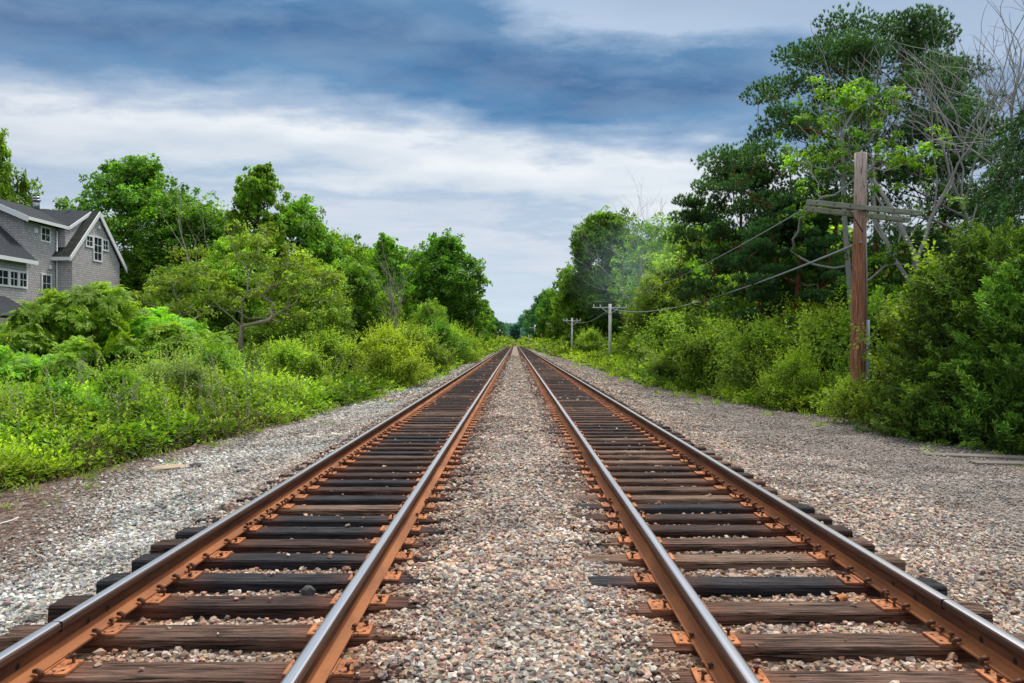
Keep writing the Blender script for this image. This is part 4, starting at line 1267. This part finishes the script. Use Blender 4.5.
# ------------------------------------------------------------------ poles, wires, signals
def poles():
    Y = 20.5; x = wx(857, Y); g = -.3
    r = empty('utility_pole', (x, Y, g)); tag(r, 'weathered reddish wooden utility pole with a tilted double crossarm', 'utility pole', 'line poles on the right')
    top = wz(153, Y) - g
    mb = MB(); n = 14
    pts = [(.10 * (i / n) ** 1.0, .01 * math.sin(i), top * i / n) for i in range(n + 1)]
    mb.tube(pts, [.198 - .05 * i / n + .005 * math.sin(i * 2.3) for i in range(n + 1)], 14)
    mb.build('pole', M['pole'], r)
    az = wz(212, Y) - g
    for s, nm in ((-1, 0), (1, 1)):
        a = link('crossarm', None if False else (lambda m: (m.box(-1.44 + .1 * nm, 1.44 - .08 * nm, -.05, .05, -.065, .065), m.mesh('crossarm', M['grey_wood'], .008))[1])(MB()), r)
        a.location = (.09 + .03 * s, s * .235, az + .02 - s * .05); a.rotation_euler = (0, R(6.0), R(1.5 * s))
        bm = MB()
        for bx in (-1.2, -.75, -.35, .35, .75, 1.2): bm.tube([(bx, -.06, 0), (bx, .06, 0)], .018, 6)
        bm.build('bolt', M['iron'], a)
    mb = MB(); mb.tube([(-.3, -.31, az - .05), (.05, -.24, az - .55)], .016, 5); mb.build('brace', M['iron'], r)
    mb = MB(); mb.tube([(.08, -.33, az), (.08, .33, az)], .02, 6); mb.build('through_bolt', M['iron'], r)
    mb = MB(); mb.tube([(.205, -.16, .3), (.215, -.15, 2.6)], .045, 8); mb.build('conduit', M['conduit'], r)
    mb = MB(); mb.tube([(.2, -.13, 2.6), (.2, -.11, 4.0), (.17, -.13, az - .4)], .018, 6); mb.build('cable_run', M['cable'], r)
    A1 = Vector((x + .02, Y - .2, wz(243, Y)))
    armL = Vector((x - 1.25, Y - .28, wz(206, Y)))
    # smaller poles down the line
    ends = []
    for i, (px, Y2, top, lab) in enumerate(((610, 77, 304, 'white T-shaped pole nearest the gravel on the right'), (572, 100, 318, 'second white T-shaped pole down the line'),
                                            (553, 190, 322, 'third pale T-shaped pole half hidden in foliage'))):
        xx = wx(px, Y2); h = wz(top, Y2) + .35
        r = empty('line_pole', (xx, Y2, -.35)); tag(r, lab, 'line pole', 'line poles on the right')
        mb = MB(); kk = .75 if i == 1 else 1; mb.tube([(0, 0, 0), (0, 0, h * .5), (0, 0, h)], [.17 * kk, .16 * kk, .14 * kk], 8); mb.build('pole', M['pale_pole'], r)
        mb = MB(); hw = 1.7 if i != 1 else 1.15; mb.box(-hw, hw, -.07, .07, h - .38, h - .29); mb.build('crossarm', M['pale_pole'], r)
        for q in (-.92 * hw, -.55 * hw, .55 * hw, .92 * hw):
            mb = MB(); mb.tube([(q, 0, h - .26), (q, 0, h - .14), (q, 0, h - .08)], [.05, .06, .03], 6); mb.build('insulator', M['pale_pole'], r)
        for s in (-1, 1):
            mb = MB(); mb.tube([(s * .75, -.1, h - .42), (0, -.17, h - 1.0)], .03, 4); mb.build('brace', M['pale_pole'], r)
        ends.append((xx, Y2, h - .35))
    xx, Y2 = wx(535, 255), 255
    r = empty('line_pole', (xx, Y2, -.3)); tag(r, 'tallest distant grey pole beside the far cabinets', 'line pole', 'line poles on the right')
    mb = MB(); mb.tube([(0, 0, 0), (0, 0, 7.4)], [.3, .24], 8); mb.build('pole', M['pale_pole'], r)
    mb = MB(); mb.box(-1.9, 1.9, -.1, .1, 6.3, 6.55); mb.build('crossarm', M['pale_pole'], r)
    # wires
    def wire(a, b, sag, rad, lab):
        a, b = Vector(a), Vector(b); mb = MB(); n = 28
        pts = [a.lerp(b, i / n) - Vector((0, 0, sag * 4 * (i / n) * (1 - i / n))) for i in range(n + 1)]
        mb.tube(pts, rad, 5)
        tag(mb.build('overhead_cable', M['cable']), lab, 'cable', 'cables along the right side')
    e = ends[0]
    wire(A1, (e[0], e[1], wz(308, 77)), .95, .03, 'thick dark cable sagging from wooden pole to the white pole')
    wire(armL, (e[0] - 1.5, e[1], e[2] + .25), .75, .014, 'thin wire from the crossarm end to the white pole')
    wire((e[0], e[1], wz(308, 77)), (ends[1][0], ends[1][1], ends[1][2] - .4), .7, .03, 'cable between the white pole and the second white pole')


def smoke():
    t = NT('smoke_volume'); o = t.obj()
    ln = t.n('ShaderNodeVectorMath', {0: o}, operation='LENGTH').outputs['Value']
    f = t.n('ShaderNodeMapRange', {'Value': t.math('ADD', ln, t.math('MULTIPLY', t.noise(o, 2.2, 3), .5)), 'From Min': .35, 'From Max': 1.2, 'To Min': 1.0, 'To Max': 0.0}, interpolation_type='SMOOTHSTEP').outputs[0]
    v = t.n('ShaderNodeVolumePrincipled', {'Color': (.6, .85, 1.0, 1), 'Density': t.math('MULTIPLY', f, .03), 'Anisotropy': 0.0})
    t.t.links.new(v.outputs[0], t.out.inputs['Volume'])
    t.m.cycles.homogeneous_volume = False
    bv, bf = ico()
    o = link('smoke', np_mesh('smoke', bv * 1.3, bf, t.m, 3), None, (wx(640, 68), 68, wz(272, 68))); o.scale = (7.5, 4.0, 6.0)
    tag(o, 'thin bluish smoke drifting in front of the big green tree', kind='stuff')


def crossing():
    # left signal
    Y = 235; x = wx(500, Y)
    r = empty('signal_mast', (x, Y, -.2)); tag(r, 'distant grey signal mast beside the left track', 'signal')
    mb = MB(); mb.tube([(0, 0, 0), (0, 0, 5.6)], .13, 8); mb.build('mast', M['metal'], r)
    mb = MB(); mb.box(-.3, .3, -.25, .1, 3.6, 4.9); mb.build('signal_head', M['iron'], r)
    mb = MB(); mb.box(-.9, .9, -.04, .04, 4.55, 4.7); mb.build('crossbar', M['white_box'], r)
    r = empty('relay_cabinet', (x + .7, Y - 6, -.2)); tag(r, 'small white cabinet at the foot of the left signal', 'cabinet')
    mb = MB(); mb.box(-.5, .5, -.4, .4, 0, 1.7); mb.build('housing', M['white_box'], r, .03)
    mb = MB(); mb.box(-.42, .42, -.425, -.403, .15, 1.55); mb.build('door', M['white'], r)
    # right cabinet
    Y = 250; x = wx(531, Y)
    r = empty('relay_cabinet', (x, Y, -.2)); tag(r, 'long low white cabinet beside the far right track', 'cabinet')
    mb = MB(); mb.box(-1.2, 1.2, -.8, .8, 0, 1.6); mb.prism([(-1.3, 1.6), (1.3, 1.6), (0, 2.1)], 'y', -.9, .9); mb.build('housing', M['white_box'], r)
    mb = MB(); mb.box(-.4, .4, -.83, -.803, .1, 1.5); mb.build('door', M['white'], r)
    Y = 225; x = wx(528.5, Y)
    r = empty('signal_mast', (x, Y, -.2)); tag(r, 'short pale signal post in front of the low white cabinet', 'signal')
    mb = MB(); mb.tube([(0, 0, 0), (0, 0, 3.9)], .13, 8); mb.build('mast', M['metal'], r)
    mb = MB(); mb.box(-.4, .4, -.3, .3, .6, 1.7); mb.build('signal_head', M['white_box'], r)
    r = empty('marker_post', (wx(541, 215), 215, -.3)); tag(r, 'brown wooden post in the far right verge', 'post')
    mb = MB(); mb.tube([(0, 0, 0), (0, 0, 4.2)], .16, 7); mb.build('post', M['pole'], r)
    # white building at the far crossing
    Y = 520; x = wx(524.5, Y)
    r = empty('crossing_hut', (x, Y, -.2)); tag(r, 'tiny white hut where the right track vanishes', 'hut')
    mb = MB(); mb.box(-1.7, 1.7, -2, 2, 0, 5.0); mb.build('wall', M['white_box'], r)
    mb = MB(); mb.prism([(-2, 5), (2, 5), (0, 6.6)], 'y', -2.2, 2.2); mb.build('roof', M['roofing'], r)
    mb = MB(); mb.box(-.5, .5, -2.06, -2.01, 1.6, 3.4); mb.build('window', M['glass'], r)


# ------------------------------------------------------------------ the house
def house():
    r = empty('shingle_house', (-28.87, 50, -.3))
    tag(r, 'grey cedar-shingled house with dark roofs and a steep white-trimmed gable', 'house')
    OX, OY, OZ = -29, 50, -.4
    def B(mb, name, mats, parent=r, bevel=0):
        mb.v = [(a - OX, b - OY, c - OZ) for a, b, c in mb.v]
        return mb.build(name, mats, parent, bevel)
    G0, G1, GA, ZA, ZE = 50.1, 56.1, 53.15, 10.1, 7.15
    # gable wing wall: pentagon extruded back
    mb = MB(); mb.prism([(G0, 0), (G1, 0), (G1, ZE), (GA, ZA), (G0, ZE)], 'x', -35, -28.0)
    B(mb, 'wall', M['shingle']); 
    # main block
    mb = MB(); mb.prism([(-36, 0), (-29, 0), (-29, 8.78), (-32, 10.2), (-36, 8.5)], 'y', 46.8, 50.08)
    B(mb, 'wall', M['shingle'])
    # shingled cheek above the steep roof, filling up to the shallow gable
    mb = MB(); mb.prism([(50.3, 7.0), (53.2, 7.0), (53.15, 10.15), (50.5, 8.78), (50.3, 8.78)], 'x', -34, -28.55)
    B(mb, 'wall', M['shingle'])
    # lower wing
    mb = MB(); mb.prism([(-36, 0), (-28.35, 0), (-28.35, 6.35), (-32, 9.8), (-36, 6.4)], 'y', 34, 46.0)
    B(mb, 'wall', M['shingle'])
    t = .12
    # upper roof: west slope, plus hip triangle toward the gable apex
    def slab(mb, quad, th=.14, mi=0):
        q = [Vector(p) for p in quad]; n = (q[1] - q[0]).cross(q[2] - q[0]).normalized()
        if n.z < 0: n = -n
        lo = [p - n * th for p in q]; k = len(q)
        mb.add([*q, *lo], [tuple(range(k)), tuple(range(2 * k - 1, k - 1, -1))] + [(i, (i + 1) % k, (i + 1) % k + k, i + k) for i in range(k)], mi)
    mb = MB()
    slab(mb, [(-32, 46.3, 10.5), (-28.5, 46.3, 8.98), (-28.5, 50.55, 8.98), (-32, 53.2, 10.48)])
    slab(mb, [(-28.5, 50.56, 8.985), (-28.45, 53.2, 10.38), (-32, 53.2, 10.485)])
    slab(mb, [(-32, 46.3, 10.5), (-32, 53.2, 10.49), (-36.3, 53.2, 8.6), (-36.3, 46.3, 8.6)])
    rf = B(mb, 'roof', M['roofing'])
    mb = MB()   # white fascias of the upper roof
    def board(mb, a, b, h=.26, th=.05, out=(1, 0, 0)):
        a, b, o = Vector(a), Vector(b), Vector(out) * th
        mb.add([a, b, b - Vector((0, 0, h)), a - Vector((0, 0, h)), a + o, b + o, b + o - Vector((0, 0, h)), a + o - Vector((0, 0, h))],
               [(0, 1, 2, 3), (7, 6, 5, 4), (0, 4, 5, 1), (3, 2, 6, 7), (0, 3, 7, 4), (1, 5, 6, 2)])
    board(mb, (-28.49, 46.25, 8.95), (-28.49, 50.56, 8.95), .2); B(mb, 'fascia', M['white'])
    mb = MB(); board(mb, (-28.47, 50.6, 8.97), (-28.43, 53.1, 10.32), .22); B(mb, 'fascia', M['white'])
    mb = MB(); board(mb, (-28.44, 46.29, 8.96), (-32, 46.29, 10.48), .34, .06, (0, -1, 0)); B(mb, 'fascia', M['white'])
    # steep gable roof
    mb = MB()
    slab(mb, [(-27.88, GA, ZA + .22), (-27.88, 49.6, 6.95), (-29.0, 49.6, 6.95), (-29.0, GA, ZA + .22)], .1)
    B(mb, 'roof', M['moss_roof'])
    mb = MB(); slab(mb, [(-27.88, GA, ZA + .22), (-27.88, 56.75, 6.95), (-34, 56.75, 6.95), (-34, GA, ZA + .22)]); B(mb, 'roof', M['roofing'])
    mb = MB(); board(mb, (-27.87, 49.6, 6.95), (-27.87, GA, ZA + .23), .3, .06); B(mb, 'rake_board', M['white'])
    mb = MB(); board(mb, (-27.87, GA, ZA + .23), (-27.87, 56.8, 6.92), .38, .07); B(mb, 'rake_board', M['white'])
    mb = MB(); board(mb, (-29.0, 49.58, 6.92), (-27.84, 49.58, 6.92), .22, .06, (0, -1, 0)); B(mb, 'fascia', M['white'])
    # lower dark roof
    mb = MB(); slab(mb, [(-32, 33.5, 10.12), (-27.95, 33.5, 6.35), (-27.95, 46.4, 6.35), (-32, 46.4, 10.12)]); B(mb, 'roof', M['roofing'])
    mb = MB(); board(mb, (-27.94, 33.5, 6.33), (-27.94, 46.4, 6.33), .22); B(mb, 'fascia', M['white'])
    # low porch roof
    mb = MB(); slab(mb, [(-28.3, 40, 4.15), (-26.6, 40, 3.0), (-26.6, 44.6, 3.0), (-28.3, 44.0, 4.15)]); B(mb, 'roof', M['roofing'])
    # chimney with metal flue
    mb = MB(); mb.box(-32.6, -31.6, 53.4, 54.4, 9.6, 10.55); ch = B(mb, 'chimney', M['rock_grey'], rf)
    mb = MB(); mb.tube([(-32.0, 53.0, 10.4), (-32.0, 53.0, 11.0)], .2, 12); mb.tube([(-32, 53, 11.0), (-32, 53, 11.08)], .28, 12); mb.tube([(-32, 53, 11.12), (-32, 53, 11.3)], .2, 12)
    B(mb, 'flue', M['metal'], ch)
    mb = MB(); mb.tube([(-29.8, 52.9, 10.2), (-29.8, 52.9, 10.62)], .07, 8); B(mb, 'vent_pipe', M['conduit'], rf)
    # windows: (plane x, px0, px1, py0, py1 in picture) turned into wall coordinates
    def yz(xp, px, py):
        Y = FP * xp / (px - 517.0); return Y, CH - (py - 343.0) / FP * Y
    def window(xp, px0, px1, pyt, pyb, cols, rows, label=None):
        ya, za = yz(xp, px0, pyt); yb, _ = yz(xp, px1, pyt); _, zb = yz(xp, px0, pyb)
        x = xp; w = .11
        mb = MB()
        mb.box(x + .003, x + .05, ya, yb, zb, zb + w); mb.box(x + .003, x + .05, ya, yb, za - w, za)
        mb.box(x + .003, x + .05, ya, ya + w, zb + w, za - w); mb.box(x + .003, x + .05, yb - w, yb, zb + w, za - w)
        f = B(mb, 'window', M['white'])
        mb = MB(); mb.box(x + .004, x + .015, ya + w, yb - w, zb + w, za - w); B(mb, 'pane', M['glass'], f)
        mb = MB(); iy, iz = (yb - ya - 2 * w), (za - zb - 2 * w)
        for c in range(1, cols): yy = ya + w + iy * c / cols; mb.box(x + .017, x + .03, yy - .02, yy + .02, zb + w, za - w)
        for q in range(1, rows): zz = zb + w + iz * q / rows; mb.box(x + .0175, x + .0305, ya + w, yb - w, zz - .02, zz + .02)
        B(mb, 'muntin', M['white'], f)
    window(-28.0, 85.4, 93.0, 237.0, 249.8, 2, 2)
    window(-28.0, 93.0, 102.0, 238.2, 264.0, 2, 3)
    window(-28.0, 102.0, 108.4, 241.5, 253.6, 2, 2)
    window(-29.0, 40.0, 50.2, 228.6, 244.5, 2, 2)
    window(-29.0, 41.0, 51.2, 276.0, 296.0, 2, 2)
    for a, b in ((-4.5, 8.5), (8.5, 18.0), (18.0, 27.0)): window(-28.35, a, b, 270.8 + (a + 4.5) * .14, 289.0 + (a + 4.5) * .10, 2, 2)
    # wall lamps and vents
    for xp, px, py, s in ((-29, 35, 233.8, .16), (-29, 30.5, 262.5, .14), (-29, 49.5, 270.5, .12), (-28, 98.5, 230.5, .1)):
        Y, z = yz(xp, px, py); mb = MB(); mb.box(xp + .003, xp + .1, Y - s, Y + s, z - s, z + s); B(mb, 'wall_lamp', M['white'], r, .02)
    # corner boards and downpipe
    mb = MB(); mb.tube([(-28.9, 50.0, 3), (-28.9, 50.0, 8.6)], .05, 6); B(mb, 'downpipe', M['white'])


# ------------------------------------------------------------------ small loose things
def rock(name, label, cat, x, y, size, mat, seed, flat=.5, z=None, group=None):
    rg = np.random.default_rng(seed)
    v, f = ico()
    # one subdivision
    mid = {}; V = list(v); Fn = []
    def m(a, b):
        k = (min(a, b), max(a, b))
        if k not in mid: p = (V[a] + V[b]) / 2; V.append(p / np.linalg.norm(p)); mid[k] = len(V) - 1
        return mid[k]
    for a, b, c in f:
        ab, bc, ca = m(a, b), m(b, c), m(c, a); Fn += [(a, ab, ca), (b, bc, ab), (c, ca, bc), (ab, bc, ca)]
    V = np.array(V) * (1 + rg.uniform(-.16, .14, (len(V), 1))); V = V * np.array([1, rg.uniform(.6, .9), flat]) * size / 2
    me = np_mesh(name, V, np.array(Fn), mat, 3)
    zz = float(gz(np.array([x]), np.array([y]))[0]) + size * flat * .22 if z is None else z
    o = link(name, me, None, (x, y, zz)); o.rotation_euler = (0, 0, rg.uniform(0, 3))
    tag(o, label, cat, group)


def loose():
    def G(px, py, g=-.25):
        Y = FP * (CH - g) / (py - VY); return wx(px, Y), Y
    x, y = G(168, 468); rock('flat_stone', 'pale flat stone slab at the left gravel edge', 'stone', x, y, .6, M['rock_pale'], 1, .16)
    x, y = G(196, 467); rock('flat_stone', 'small dark stone right of the pale flat slab', 'stone', x, y, .22, M['rock_dark'], 2, .4)
    x, y = G(243, 476); rock('flat_stone', 'dark flat stone lying alone in the left gravel', 'stone', x, y, .25, M['rock_dark'], 3, .25)
    x, y = G(380, 395); rock('flat_stone', 'grey rock mound below the vivid yellow-green shrub', 'stone', x, y, .9, M['rock_grey'], 5, .3)
    rock('loose_stone', 'dark lump of rock lying between left track sleepers', 'stone', wx(308, 5.65), 5.65, .13, M['rock_dark'], 6, .7, -.03)
    x, y = G(648, 385); rock('flat_stone', 'pale stone at the right gravel edge below the shrubs', 'stone', x, y, .4, M['rock_pale'], 7, .4)
    x, y = G(905, 514); rock('loose_stone', 'pale flat chip lying in the right gravel', 'stone', x, y, .16, M['rock_pale'], 8, .3)
    # timber planks lying at the right edge
    for i, (px, py, L, rz, lab) in enumerate(((985, 459, 1.9, -14, 'grey weathered plank lying at the right gravel edge'), (1020, 466, 1.5, -3, 'second grey plank cut off by the right edge'))):
        x, y = G(px, py, -.28); mb = MB(); mb.box(-L / 2, L / 2, -.13, .13, -.03, .03)
        o = mb.build('timber_plank', M['plank'], None, .008); o.location = (x, y, float(gz(np.array([x]), np.array([y]))[0]) + .02); o.rotation_euler = (R(1), R(.5), R(rz))
        tag(o, lab, 'plank', 'old planks at the gravel edge')
    # rusty ring fitting beside a right-track sleeper
    r = empty('insulator_cap', (wx(841, 5.5), 5.5, -.035)); tag(r, 'small rusty round cap lying between right track sleepers', 'cap')
    mb = MB(); mb.tube([(-.03, -.01, 0), (.0, 0, .005), (.03, .01, .01)], [.028, .034, .03], 12, caps=False); mb.build('shell', M['plate'], r)
    mb = MB(); mb.tube([(-.026, -.008, 0), (-.024, -.0075, 0)], .022, 12); mb.build('rim', M['hole'], r)
    # white cord scrap
    x, y = G(10, 522, -.22); mb = MB()
    z = float(gz(np.array([x]), np.array([y]))[0]) + .02
    mb.tube([(x - .05, y - .25, z), (x - .08, y - .1, z + .03), (x + .02, y, z + .05), (x + .03, y + .1, z + .06), (x - .04, y + .12, z + .03), (x - .1, y + .05, z + .02)], .006, 5)
    tag(mb.build('cord_scrap', M['white']), 'curled white cord scrap on the soil at the left edge', 'cord')


# ------------------------------------------------------------------ sky, light, camera
def sky_light():
    w = bpy.data.worlds.new('World'); SC.world = w; w.use_nodes = True
    t = NT.__new__(NT); t.t = w.node_tree; t.t.nodes.clear()
    out = t.t.nodes.new('ShaderNodeOutputWorld')
    sun_el, sun_az = R(60), R(24)
    sky = t.n('ShaderNodeTexSky', sky_type='NISHITA', sun_disc=False, sun_elevation=sun_el, sun_rotation=sun_az, air_density=1.2, dust_density=2.0)
    skyc = t.n('ShaderNodeVectorMath', {0: sky.outputs[0], 'Scale': .09}, operation='SCALE').outputs[0]
    g = t.n('ShaderNodeTexCoord').outputs['Generated']
    s = t.n('ShaderNodeSeparateXYZ', {0: g}); x, y, z = s.outputs[0], s.outputs[1], s.outputs[2]
    hor = t.math('SQRT', t.math('ADD', t.math('MULTIPLY', x, x), t.math('MULTIPLY', y, y)))
    el = t.math('DIVIDE', z, t.math('MAXIMUM', hor, .001))
    az = t.math('ARCTAN2', x, y)
    # cloud sheet coordinates
    zz = t.math('MAXIMUM', t.math('ADD', z, .10), .02)
    pl = t.n('ShaderNodeCombineXYZ', {0: t.math('DIVIDE', x, zz), 1: t.math('DIVIDE', y, zz), 2: 0.0}).outputs[0]
    n1 = t.noise(pl, .6, 5, .55, (.9, 1.0, 1)); n2 = t.noise(pl, 1.5, 6, .55, (.7, 1.0, 1)); n3 = t.noise(pl, 4.2, 7, .6, (.75, 1.1, 1))
    wv = t.math('ADD', el, t.math('ADD', t.math('MULTIPLY', t.math('MAXIMUM', t.math('ADD', az, .15), 0.0), .16), t.math('MULTIPLY', t.math('MINIMUM', az, 0.0), -.02)))
    wv = t.math('ADD', wv, t.math('MULTIPLY', t.math('SUBTRACT', n1, .5), .16))
    wv = t.math('ADD', wv, t.math('MULTIPLY', t.math('SUBTRACT', n2, .5), .15))
    wv = t.math('ADD', wv, t.math('MULTIPLY', t.math('SUBTRACT', n3, .5), .08))
    wv = t.math('SUBTRACT', wv, .018)
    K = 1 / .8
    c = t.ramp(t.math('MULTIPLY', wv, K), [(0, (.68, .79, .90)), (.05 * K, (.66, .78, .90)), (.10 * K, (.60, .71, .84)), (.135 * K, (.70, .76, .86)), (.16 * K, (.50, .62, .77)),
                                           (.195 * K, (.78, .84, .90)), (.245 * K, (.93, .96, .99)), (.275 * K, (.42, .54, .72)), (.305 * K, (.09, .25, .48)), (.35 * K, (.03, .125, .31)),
                                           (.395 * K, (.07, .21, .42)), (.43 * K, (.5, .62, .80)), (.5 * K, (.35, .47, .66)), (.6 * K, (.8, .86, .95)), (1, (2.0, 1.93, 1.82))])  # last stop: unseen overhead sky, brightened to light the scene
    # thin veils
    veil = t.n('ShaderNodeMapRange', {'Value': n3, 'From Min': .42, 'From Max': .75, 'To Min': 0.0, 'To Max': .22}).outputs[0]
    c = t.mix(veil, c, (.66, .72, .83))
    shade = t.n('ShaderNodeMapRange', {'Value': n2, 'From Min': .35, 'From Max': .6, 'To Min': .42, 'To Max': 0.0}).outputs[0]
    shade = t.math('MULTIPLY', shade, t.n('ShaderNodeMapRange', {'Value': el, 'From Min': .14, 'From Max': .32, 'To Min': .25, 'To Max': 1.0}).outputs[0])
    c = t.mix(shade, c, (.22, .39, .60))
    # lavender grey fading in on both flanks
    fl = t.n('ShaderNodeMapRange', {'Value': az, 'From Min': .26, 'From Max': .5, 'To Min': 0.0, 'To Max': .6}).outputs[0]
    c = t.mix(fl, c, (.40, .51, .68))
    fl = t.n('ShaderNodeMapRange', {'Value': az, 'From Min': -.38, 'From Max': -.65, 'To Min': 0.0, 'To Max': .35}).outputs[0]
    c = t.mix(fl, c, (.34, .43, .58))
    c = t.mix(.06, c, skyc)
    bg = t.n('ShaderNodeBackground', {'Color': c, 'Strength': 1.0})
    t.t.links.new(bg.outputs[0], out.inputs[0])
    l = bpy.data.lights.new('sun', 'SUN'); l.energy = 4.1; l.angle = R(10); l.color = (1, .93, .81)
    o = bpy.data.objects.new('sun', l); COL.objects.link(o)
    d = Vector((math.sin(sun_az) * math.cos(sun_el), math.cos(sun_az) * math.cos(sun_el), math.sin(sun_el)))
    o.rotation_euler = d.to_track_quat('Z', 'Y').to_euler(); o.location = (0, 0, 30)


def camera():
    c = bpy.data.cameras.new('camera'); c.sensor_width = 36; c.lens = 28 * 796 / 796.4; c.clip_end = 6000; c.clip_start = .05
    o = bpy.data.objects.new('camera', c); COL.objects.link(o); SC.camera = o
    o.location = (0, 0, CH)
    o.rotation_euler = (R(90), 0, 0)
    c.shift_x = (512 - VX) / 1024; c.shift_y = (VY - 341.5) / 1024


materials()
sky_light()
camera()
ground()
TIES = tie_positions()
ballast(TIES)
track(TIES)
undergrowth()
brambles()
weeds()
litter()
woods()
trees()
shrubs()
poles()
smoke()
crossing()
house()
loose()
SC.view_settings.view_transform = 'Standard'
SC.view_settings.look = 'None'
SC.view_settings.exposure = 0
SC.view_settings.gamma = 1
SC.render.engine = 'CYCLES'
SC.cycles.max_bounces = 6
SC.cycles.volume_bounces = 3
SC.cycles.use_denoising = True
